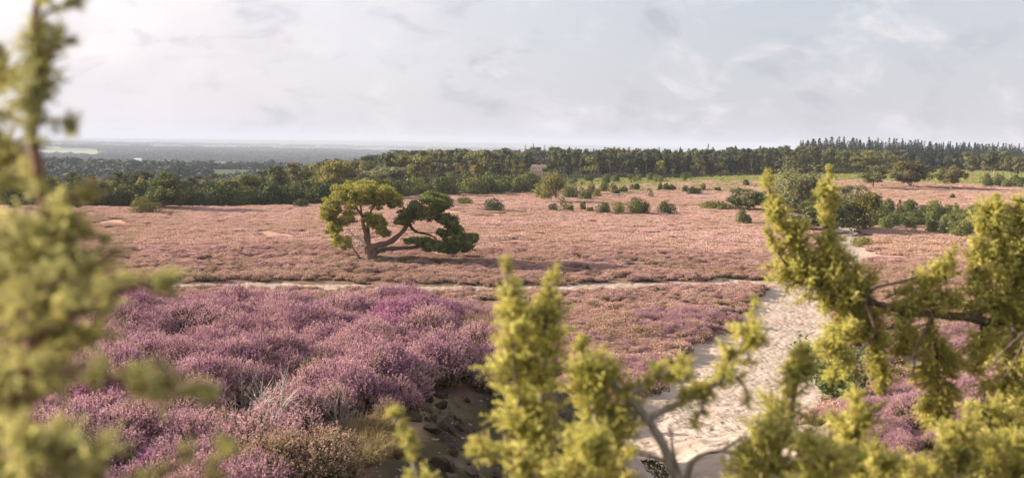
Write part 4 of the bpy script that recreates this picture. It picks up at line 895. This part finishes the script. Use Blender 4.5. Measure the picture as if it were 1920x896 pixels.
def leafy(px, py, w_, hgt, label, name='leafy_shrub'):
    q = ground_at(px, py); d = float(np.dot(q - np.array([0, 0, CAMZ]), fw)); w_ *= d / F; hgt *= d / F; print('shrub', d, w_, hgt); z = float(gz(q[0], q[1])); r = empty(name, (q[0], q[1], z)); st_ = MB(); lf = MB()
    for i in range(26):
        a = rng.uniform(0, 6.28); e = np.array([math.cos(a) * w_ / 2 * math.sqrt(rng.random()), math.sin(a) * w_ / 2 * math.sqrt(rng.random()), hgt * rng.uniform(.5, 1)])
        c = curve([(0, 0, 0), e * [.3, .3, .55], e], 8); st_.tube(c, np.linspace(.012, .003, 8), 4); n = 90; t = c[rng.integers(3, 8, n)] + rng.normal(size=(n, 3)) * .06 * w_
        lf.leaves(t, rng.normal(size=(n, 3)) + [0, 0, 1.2], .045 * w_, 0, 4, 1.2)
    link('stem', st_.mesh('stem', M['bark_brown']), r); o = link('foliage', lf.mesh('foliage', M['leaf_shrub']), r); o['kind'] = 'stuff'; tag(r, label, 'shrub')
leafy(1565, 760, 170, 125, 'fresh green leafy shrub beside the sand path behind the foreground junipers')
leafy(1500, 830, 60, 55, 'small green leafy shrub at the near edge of the sand path')

# ------------------------------------------------------------------ foreground junipers
def twig(L_, nw, side):
    mb = MB()
    def axis(p0, d, l, n, nl):
        d = d / np.linalg.norm(d); bend = rng.normal(size=3) * .12; ts = np.linspace(0, 1, n)
        p = p0 + d * (ts * l)[:, None] + bend * (ts ** 2 * l)[:, None]
        mb.tube(p[::max(1, n // 4)], .0011, 3, 1)
        for k in range(3):
            ph = ts * 9 + k * 2.094 + rng.uniform(0, .5, n); r = np.cross(np.tile(d, (n, 1)), np.array([.3, .5, .8])); r /= np.linalg.norm(r, axis=1)[:, None]; s = np.cross(d, r)
            o = r * np.cos(ph)[:, None] + s * np.sin(ph)[:, None]; dirn = o * .95 + d * .65 + rng.normal(size=(n, 3)) * .12; dirn /= np.linalg.norm(dirn, axis=1)[:, None]
            wv = np.cross(dirn, d); wv /= np.linalg.norm(wv, axis=1)[:, None] + 1e-9; ln = (nl * rng.uniform(.75, 1.1, n) * (1 - .35 * ts))[:, None]
            mb.add(np.stack([p - wv * .0011, p + wv * .0011, p + dirn * ln * .55 + wv * .0011, p + dirn * ln, p + dirn * ln * .55 - wv * .0011], 1)[:, [0, 1, 2, 3, 4]], np.arange(5 * n).reshape(n, 5), 0)
    axis(np.zeros(3), np.array([0, 0, 1.0]), L_, nw, .0095)
    for i in range(side):
        z = L_ * (.15 + .6 * i / side); a = i * 2.4; axis(np.array([0, 0, z]), np.array([math.cos(a) * .8, math.sin(a) * .8, .75]), L_ * rng.uniform(.3, .5), max(6, nw // 3), .0085)
    return mb
tw = [twig(.065, 22, 5) for k in range(6)]
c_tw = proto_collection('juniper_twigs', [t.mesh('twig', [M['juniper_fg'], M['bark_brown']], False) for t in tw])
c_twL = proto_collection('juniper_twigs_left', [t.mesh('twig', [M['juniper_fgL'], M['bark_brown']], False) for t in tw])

def limb(root, pts, bark, bm, col, dens=1.0, tipscale=1.0, hang=0.0, foliage=True, gap=0.0, wsp=.022, rs=1.0):
    """pts: (px, py, depth, foliage radius in px). One branch part with its foliage as a sub-part"""
    W = np.array([P(a, b, d) for a, b, d, r in pts]); Rr = np.array([r * d / F for a, b, d, r in pts])
    seg = np.r_[0, np.cumsum(np.linalg.norm(np.diff(W, axis=0), axis=1))]; L_ = seg[-1]
    n = max(8, int(L_ / .035)); C = curve(W, n); C = C + np.array([vnoise(np.arange(n) * .5, np.full(n, 7.3 + k), 5 + len(pts) * 3 + k) - .5 for k in range(3)]).T * .016 * min(1, L_)
    T = np.gradient(C, axis=0); T /= np.linalg.norm(T, axis=1)[:, None]
    tt = np.linspace(0, 1, n); si = np.interp(np.linspace(0, len(W) - 1, n), np.arange(len(W)), np.arange(len(W))); Rn = np.interp(si, np.arange(len(W)), Rr)
    ob = np.array(root.location); mb = MB(); mb.tube(C - ob, np.linspace(bark[0], bark[1], n), 8)
    pos = []; dr = []; sc = []
    if foliage:
        nb_tot = int(L_ / wsp * 3.3 * dens)
        for i in range(nb_tot):
            f = rng.uniform(0, 1); g = f * (n - 1); k = min(int(g), n - 2); c = C[k] + (C[k + 1] - C[k]) * (g - k); t = T[k]; R = (Rn[k] + (Rn[k + 1] - Rn[k]) * (g - k)) * rs * (.36 + 1.12 * float(vnoise(np.array(f * L_ * 13 + 3.3), np.array(W[0][0] * 7.7), 41)))
            if R < .004: continue
            if gap and fbm(np.array(f * L_ * 9), np.array(3.7), 31) < gap - .5: continue
            o = rng.normal(size=3); o -= t * np.dot(o, t); o /= np.linalg.norm(o) + 1e-9
            upv = np.array([0, 0, 1.0]); d_ = o * 1.05 + t * .35 + upv * (.25 - hang) ; d_ /= np.linalg.norm(d_)
            Rq = R * rng.uniform(.6, 1.2); ll = max(R * .18, Rq - .030 * tipscale); m_ = max(2, int(ll / .035) + 1); p = c; pts_ = [c]; dd = d_
            for s_ in range(m_):
                dd = dd + rng.normal(size=3) * .16 + upv * (.16 - .3 * hang); dd /= np.linalg.norm(dd); p = p + dd * ll / m_; pts_.append(p)
            if ll > .05: mb.tube(np.array(pts_) - ob, np.linspace(.0022, .001, m_ + 1), 4)
            for s_ in range(m_ + 1):
                if ll > .07 and s_ == 0 and rng.random() < .7: continue
                rep = 2 if s_ > 0 and ll > .05 else 1
                for _ in range(rep):
                    pos.append(pts_[s_]); dr.append(dd + rng.normal(size=3) * .45); sc.append(np.clip(R / .055, .36, 1.0) * rng.uniform(.65, 1.2) * tipscale)
        for _ in range(4): pos.append(C[-1] - T[-1] * .02); dr.append(T[-1] + rng.normal(size=3) * .25); sc.append(.42 * tipscale)
    a0_ = pts[0]
    if a0_[1] > 935 or a0_[0] < -15 or a0_[0] > 1925:
        e_ = W[0] - ob; tdir = T[0]
        mb.tube(curve([[0, 0, -.05], e_ * [.35, .35, .45], e_ - tdir * .12, e_], 12), np.linspace(bark[0] * 1.9, bark[0], 12), 8)
    part = link('branch', mb.mesh('branch', bm), root)
    if pos:
        o = scatter('foliage', col, np.array(pos), dir_euler(np.array(dr)), np.array(sc), part, ob); o['kind'] = 'stuff'
    return len(pos)
def root_at(x, y): return empty('foreground_juniper', (x, y, float(gz(np.array(x), np.array(y)))))
tot = 0
# left: very close, strongly out of focus
d = 1.3; xl, yl = P(-10, 900, 1.35)[:2]; RL = root_at(xl, yl)
tag(RL, 'very close out of focus juniper with a thin leader filling the left edge', 'juniper bush')
g0 = tuple(RL.location)
def stem_down(root, px, py, d, r0, r1, mm):
    a = P(px, py, d); b = np.array(root.location); mb = MB(); mb.tube(curve([np.zeros(3) + [0, 0, -.1], (a - b) * [.5, .5, .45] + [.03, .02, 0], a - b], 14), np.linspace(r0, r1, 14), 9); link('trunk', mb.mesh('trunk', mm), root)
stem_down(RL, 5, 930, 1.35, .03, .018, M['bark_brown'])
LL = [
 ([(5, 930, d, 170), (20, 800, d, 190), (60, 660, d, 160), (90, 540, d, 120), (97, 440, d, 85)], (.016, .009), 1.25, 0),
 ([(97, 440, d, 72), (86, 380, d, 66), (74, 310, d, 52), (62, 240, d, 50), (72, 180, d, 54), (80, 130, d, 56), (64, 60, d, 52), (72, 0, d, 50), (85, -90, d, 40)], (.0085, .004), .95, .2),
 ([(-60, 420, 1.4, 90), (-50, 330, 1.4, 70), (-10, 250, 1.4, 38)], (.006, .003), .9, 0),
 ([(-70, 240, 1.35, 60), (-20, 190, 1.35, 50), (5, 140, 1.35, 42), (0, 90, 1.35, 22)], (.005, .003), .8, 0),
 ([(60, 235, d, 14), (100, 225, d, 26), (138, 238, d, 10)], (.003, .002), .9, 0),
 ([(78, 75, d, 10), (110, 74, d, 14), (142, 72, d, 6)], (.003, .002), .6, 0),
 ([(76, 30, d, 10), (110, 15, d, 22), (150, 5, d, 8)], (.003, .002), .7, 0),
 ([(95, 440, d, 40), (150, 425, d, 42), (200, 455, d, 20)], (.004, .002), 1, 0),
 ([(85, 380, d, 30), (130, 372, d, 36), (172, 365, d, 16)], (.004, .002), 1, 0),
 ([(60, 640, 1.2, 60), (150, 580, 1.2, 52), (230, 545, 1.2, 40), (320, 525, 1.2, 22)], (.006, .003), 1.2, 0),
 ([(30, 700, 1.15, 90), (150, 700, 1.15, 70), (250, 720, 1.15, 55), (330, 735, 1.15, 38), (400, 738, 1.15, 20)], (.006, .003), 1.3, 0),
 ([(10, 860, 1.1, 150), (100, 840, 1.1, 110), (190, 900, 1.1, 90), (260, 960, 1.1, 60)], (.006, .003), 1.2, 0),
 ([(240, 980, 1.2, 50), (300, 890, 1.2, 38), (355, 855, 1.2, 18)], (.005, .003), 1.2, 0),
 ([(370, 980, 1.2, 26), (395, 890, 1.2, 20), (428, 832, 1.2, 9)], (.004, .002), 1.2, 0),
 ([(0, 620, 1.15, 110), (60, 560, 1.15, 70), (120, 520, 1.15, 38)], (.005, .003), 1.1, 0),
]
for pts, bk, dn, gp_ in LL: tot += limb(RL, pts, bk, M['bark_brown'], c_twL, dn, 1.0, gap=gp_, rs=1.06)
# centre
xc, yc = P(1240, 900, 2.7)[:2]; RC = root_at(xc, yc); tag(RC, 'yellow green juniper with upright spires and bare grey stems along the bottom middle', 'juniper bush')
stem_down(RC, 1292, 950, 2.7, .05, .022, M['bark_grey'])
e = 2.55
LC = [
 ([(985, 1000, e, 75), (982, 850, e, 68), (972, 740, e, 60), (962, 640, e, 50), (955, 560, e, 34), (948, 488, e, 12)], (.010, .003), 1.15, 0),
 ([(1000, 860, 2.6, 60), (1016, 740, 2.6, 45), (1022, 640, 2.6, 42), (1026, 560, 2.6, 24), (1046, 506, 2.6, 9)], (.008, .003), 1.1, 0),
 ([(1010, 900, 2.4, 55), (940, 855, 2.4, 34), (880, 838, 2.4, 16)], (.005, .003), 1.1, 0),
 ([(1180, 1000, 2.7, 95), (1150, 880, 2.7, 90), (1120, 780, 2.7, 62), (1100, 700, 2.7, 45), (1092, 632, 2.7, 14)], (.012, .003), 1.15, 0),
 ([(1040, 980, 2.3, 90), (1080, 880, 2.3, 60), (1110, 830, 2.3, 30)], (.006, .003), 1.1, 0),
 ([(1215, 785, 2.7, 22), (1180, 745, 2.7, 45), (1140, 712, 2.7, 38), (1100, 700, 2.7, 20)], (.011, .004), 1.0, 0),
 ([(1215, 785, 2.7, 0), (1250, 768, 2.7, 2), (1290, 748, 2.7, 30), (1340, 722, 2.7, 42), (1375, 680, 2.7, 40), (1398, 630, 2.7, 30), (1417, 563, 2.7, 7)], (.011, .003), 1.2, .0),
 ([(1180, 740, 2.65, 25), (1230, 705, 2.65, 36), (1290, 695, 2.65, 22)], (.006, .003), 1.1, 0),
 ([(1330, 730, 2.7, 35), (1310, 780, 2.7, 28), (1300, 800, 2.7, 12)], (.004, .002), 1.0, 0),
 ([(1360, 700, 2.7, 30), (1395, 720, 2.7, 24), (1402, 760, 2.7, 10)], (.004, .002), .9, 0),
 ([(800, 1000, 2.3, 50), (782, 900, 2.3, 38), (760, 820, 2.3, 30), (738, 768, 2.3, 14)], (.006, .003), 1.15, 0),
]
for pts, bk, dn, gp_ in LC: tot += limb(RC, pts, bk, M['bark_grey'], c_tw, dn, rs=.93)
for pts, bk in (([(1300, 960, 2.7, 0), (1262, 880, 2.7, 0), (1240, 825, 2.7, 0), (1215, 785, 2.7, 0), (1180, 745, 2.7, 0)], (.017, .009)), ([(1288, 900, 2.7, 0), (1300, 862, 2.68, 0), (1345, 846, 2.65, 0), (1400, 852, 2.6, 0)], (.010, .005)),
                ([(1345, 848, 2.66, 0), (1368, 835, 2.64, 0), (1392, 818, 2.62, 0)], (.006, .003)), ([(1270, 880, 2.7, 0), (1240, 862, 2.72, 0), (1200, 850, 2.74, 0)], (.010, .005)), ([(1276, 890, 2.7, 0), (1262, 845, 2.66, 0), (1258, 800, 2.64, 0)], (.006, .003))):
    limb(RC, pts, bk, M['bark_grey'], c_tw, foliage=False)
# low junipers along the bottom right
xb, yb = P(1560, 950, 3.0)[:2]; RB = root_at(xb, yb); tag(RB, 'juniper with blunt green shoots rising from the bottom edge right of the bare stems', 'juniper bush')
stem_down(RB, 1560, 1000, 3.0, .05, .02, M['bark_brown'])
LB = [
 ([(1400, 1000, 2.7, 100), (1430, 900, 2.7, 80), (1470, 820, 2.7, 62), (1490, 740, 2.7, 46), (1500, 690, 2.7, 34), (1508, 645, 2.7, 10)], (.010, .003), 1.1),
 ([(1560, 1020, 2.9, 100), (1590, 900, 2.9, 80), (1608, 810, 2.9, 55), (1606, 730, 2.9, 16)], (.010, .003), 1.1),
 ([(1500, 1000, 2.5, 80), (1540, 900, 2.5, 62), (1560, 850, 2.5, 26)], (.008, .003), 1.1),
 ([(1350, 1000, 2.6, 60), (1370, 920, 2.6, 45), (1400, 860, 2.6, 20)], (.008, .003), 1.1),
 ([(1660, 1020, 2.8, 90), (1640, 930, 2.8, 70), (1650, 870, 2.8, 30)], (.008, .003), 1.1),
 ([(1760, 1020, 2.9, 80), (1775, 930, 2.9, 60), (1800, 850, 2.9, 45), (1822, 762, 2.9, 12)], (.008, .003), 1.1),
 ([(1870, 1020, 2.9, 110), (1890, 930, 2.9, 90), (1905, 850, 2.9, 40)], (.008, .003), 1.1),
 ([(1700, 1020, 3.1, 60), (1715, 930, 3.1, 45), (1720, 870, 3.1, 20)], (.006, .003), 1.0),
]
for pts, bk, dn in LB: tot += limb(RB, pts, bk, M['bark_brown'], c_tw, dn, rs=.98)
# right: large juniper, nearly in focus
xr, yr = P(2050, 800, 4.3)[:2]; RR_ = root_at(xr, yr); tag(RR_, 'large juniper at the right with tall spires and a dark horizontal limb', 'juniper bush')
stem_down(RR_, 2000, 660, 4.4, .09, .05, M['bark_dark'])
g = 4.3
LR = [
 ([(1610, 650, g, 55), (1600, 600, g, 75), (1575, 530, g, 66), (1556, 460, g, 38), (1550, 400, g, 25), (1553, 350, g, 20), (1556, 314, g, 7)], (.014, .004), 1.7, 0),
 ([(1590, 570, g, 50), (1530, 540, g, 50), (1480, 500, g, 32), (1452, 460, g, 20), (1438, 428, g, 9)], (.010, .003), 1.5, 0),
 ([(1540, 530, g, 35), (1505, 480, g, 18), (1470, 430, g, 20), (1452, 385, g, 18), (1442, 350, g, 12), (1438, 320, g, 5)], (.008, .003), 1.4, 0),
 ([(1530, 520, g, 30), (1500, 455, g, 30), (1495, 425, g, 10)], (.006, .003), 1.3, 0),
 ([(1600, 590, 4.2, 50), (1570, 640, 4.2, 52), (1575, 690, 4.2, 22)], (.007, .003), 1.4, .6),
 ([(1630, 575, g, 40), (1645, 640, g, 45), (1655, 700, g, 30), (1650, 735, g, 12)], (.006, .003), 1.3, .8),
 ([(1690, 585, g, 34), (1700, 630, g, 30), (1690, 660, g, 12)], (.006, .003), 1.2, .8),
 ([(1745, 590, g, 55), (1755, 660, g, 58), (1760, 730, g, 50), (1745, 790, g, 18)], (.008, .003), 1.3, .8),
 ([(1840, 600, g, 55), (1840, 650, g, 40), (1830, 690, g, 15)], (.008, .003), 1.2, .7),
 ([(1900, 610, 4.1, 80), (1905, 700, 4.1, 75), (1890, 780, 4.1, 40)], (.008, .003), 1.3, .7),
 ([(1650, 580, g, 22), (1720, 575, g, 32), (1800, 570, g, 40), (1900, 580, g, 60), (1960, 600, g, 60)], (.006, .004), 1.2, 0),
 ([(1720, 575, g, 26), (1752, 530, g, 26), (1775, 495, g, 18), (1792, 462, g, 7)], (.006, .003), 1.3, 0),
 ([(1660, 560, g, 14), (1690, 545, g, 20), (1720, 540, g, 22), (1745, 520, g, 10)], (.004, .002), 1.0, 0),
 ([(1930, 640, g, 90), (1895, 560, g, 80), (1878, 480, g, 50), (1864, 420, g, 28), (1866, 366, g, 8)], (.012, .003), 1.6, 0),
 ([(1840, 590, g, 40), (1830, 520, g, 34), (1838, 450, g, 26), (1850, 410, g, 10)], (.008, .003), 1.4, 0),
 ([(1960, 600, g, 60), (1925, 520, g, 45), (1908, 450, g, 28), (1903, 402, g, 8)], (.008, .003), 1.5, 0),
 ([(1990, 560, g, 60), (1945, 450, g, 45), (1920, 380, g, 16)], (.008, .003), 1.3, 0),
 ([(1590, 560, g, 30), (1620, 540, g, 22), (1640, 520, g, 10)], (.005, .002), 1.1, 0),
 ([(1840, 760, 3.8, 60), (1870, 830, 3.8, 80), (1900, 900, 3.8, 90)], (.008, .004), 1.2, 0),
]
for pts, bk, dn, hg in LR: tot += limb(RR_, pts, bk, M['bark_dark'], c_tw, dn, 1.0, hang=hg, rs=.97)
for pts, bk in (([(2000, 660, 4.4, 0), (1920, 625, 4.35, 0), (1850, 602, g, 0), (1770, 590, g, 0), (1690, 582, g, 0), (1630, 565, g, 0), (1580, 545, g, 0)], (.025, .010)),
                ([(1660, 575, 4.25, 0), (1628, 556, 4.2, 0), (1645, 538, 4.2, 0), (1690, 528, 4.2, 0), (1722, 518, 4.2, 0)], (.009, .003)), ([(1620, 560, 4.2, 0), (1640, 620, 4.15, 0), (1612, 660, 4.1, 0)], (.008, .003)),
                ([(1920, 625, 4.0, 0), (1880, 660, 3.9, 0), (1850, 700, 3.9, 0)], (.006, .002)), ([(1750, 590, 4.2, 0), (1720, 650, 4.15, 0), (1712, 700, 4.1, 0)], (.006, .003)), ([(1920, 640, 3.9, 0), (1895, 690, 3.85, 0), (1870, 720, 3.8, 0)], (.005, .002))):
    limb(RR_, pts, bk, M['bark_dark'], c_tw, foliage=False)
print('foreground twigs', tot)

# ------------------------------------------------------------------ haze
b = MB(); S = 14500.0; z0, z1 = -75.0, 62.0
b.add([(-S, -S, z0), (S, -S, z0), (S, S, z0), (-S, S, z0), (-S, -S, z1), (S, -S, z1), (S, S, z1), (-S, S, z1)], [[0, 3, 2, 1], [4, 5, 6, 7], [0, 1, 5, 4], [1, 2, 6, 5], [2, 3, 7, 6], [3, 0, 4, 7]])
hm = bpy.data.materials.new('haze'); hm.use_nodes = True; t = hm.node_tree; t.nodes.clear()
pv = t.nodes.new('ShaderNodeVolumePrincipled'); pv.inputs['Color'].default_value = (.62, .68, .83, 1); pv.inputs['Density'].default_value = 1.6e-4; pv.inputs['Anisotropy'].default_value = 0.0
oo = t.nodes.new('ShaderNodeOutputMaterial'); t.links.new(pv.outputs[0], oo.inputs['Volume'])
hz = tag(link('haze', b.mesh('haze', hm, False)), 'thin pale haze over the whole landscape', kind='stuff', cat='haze')
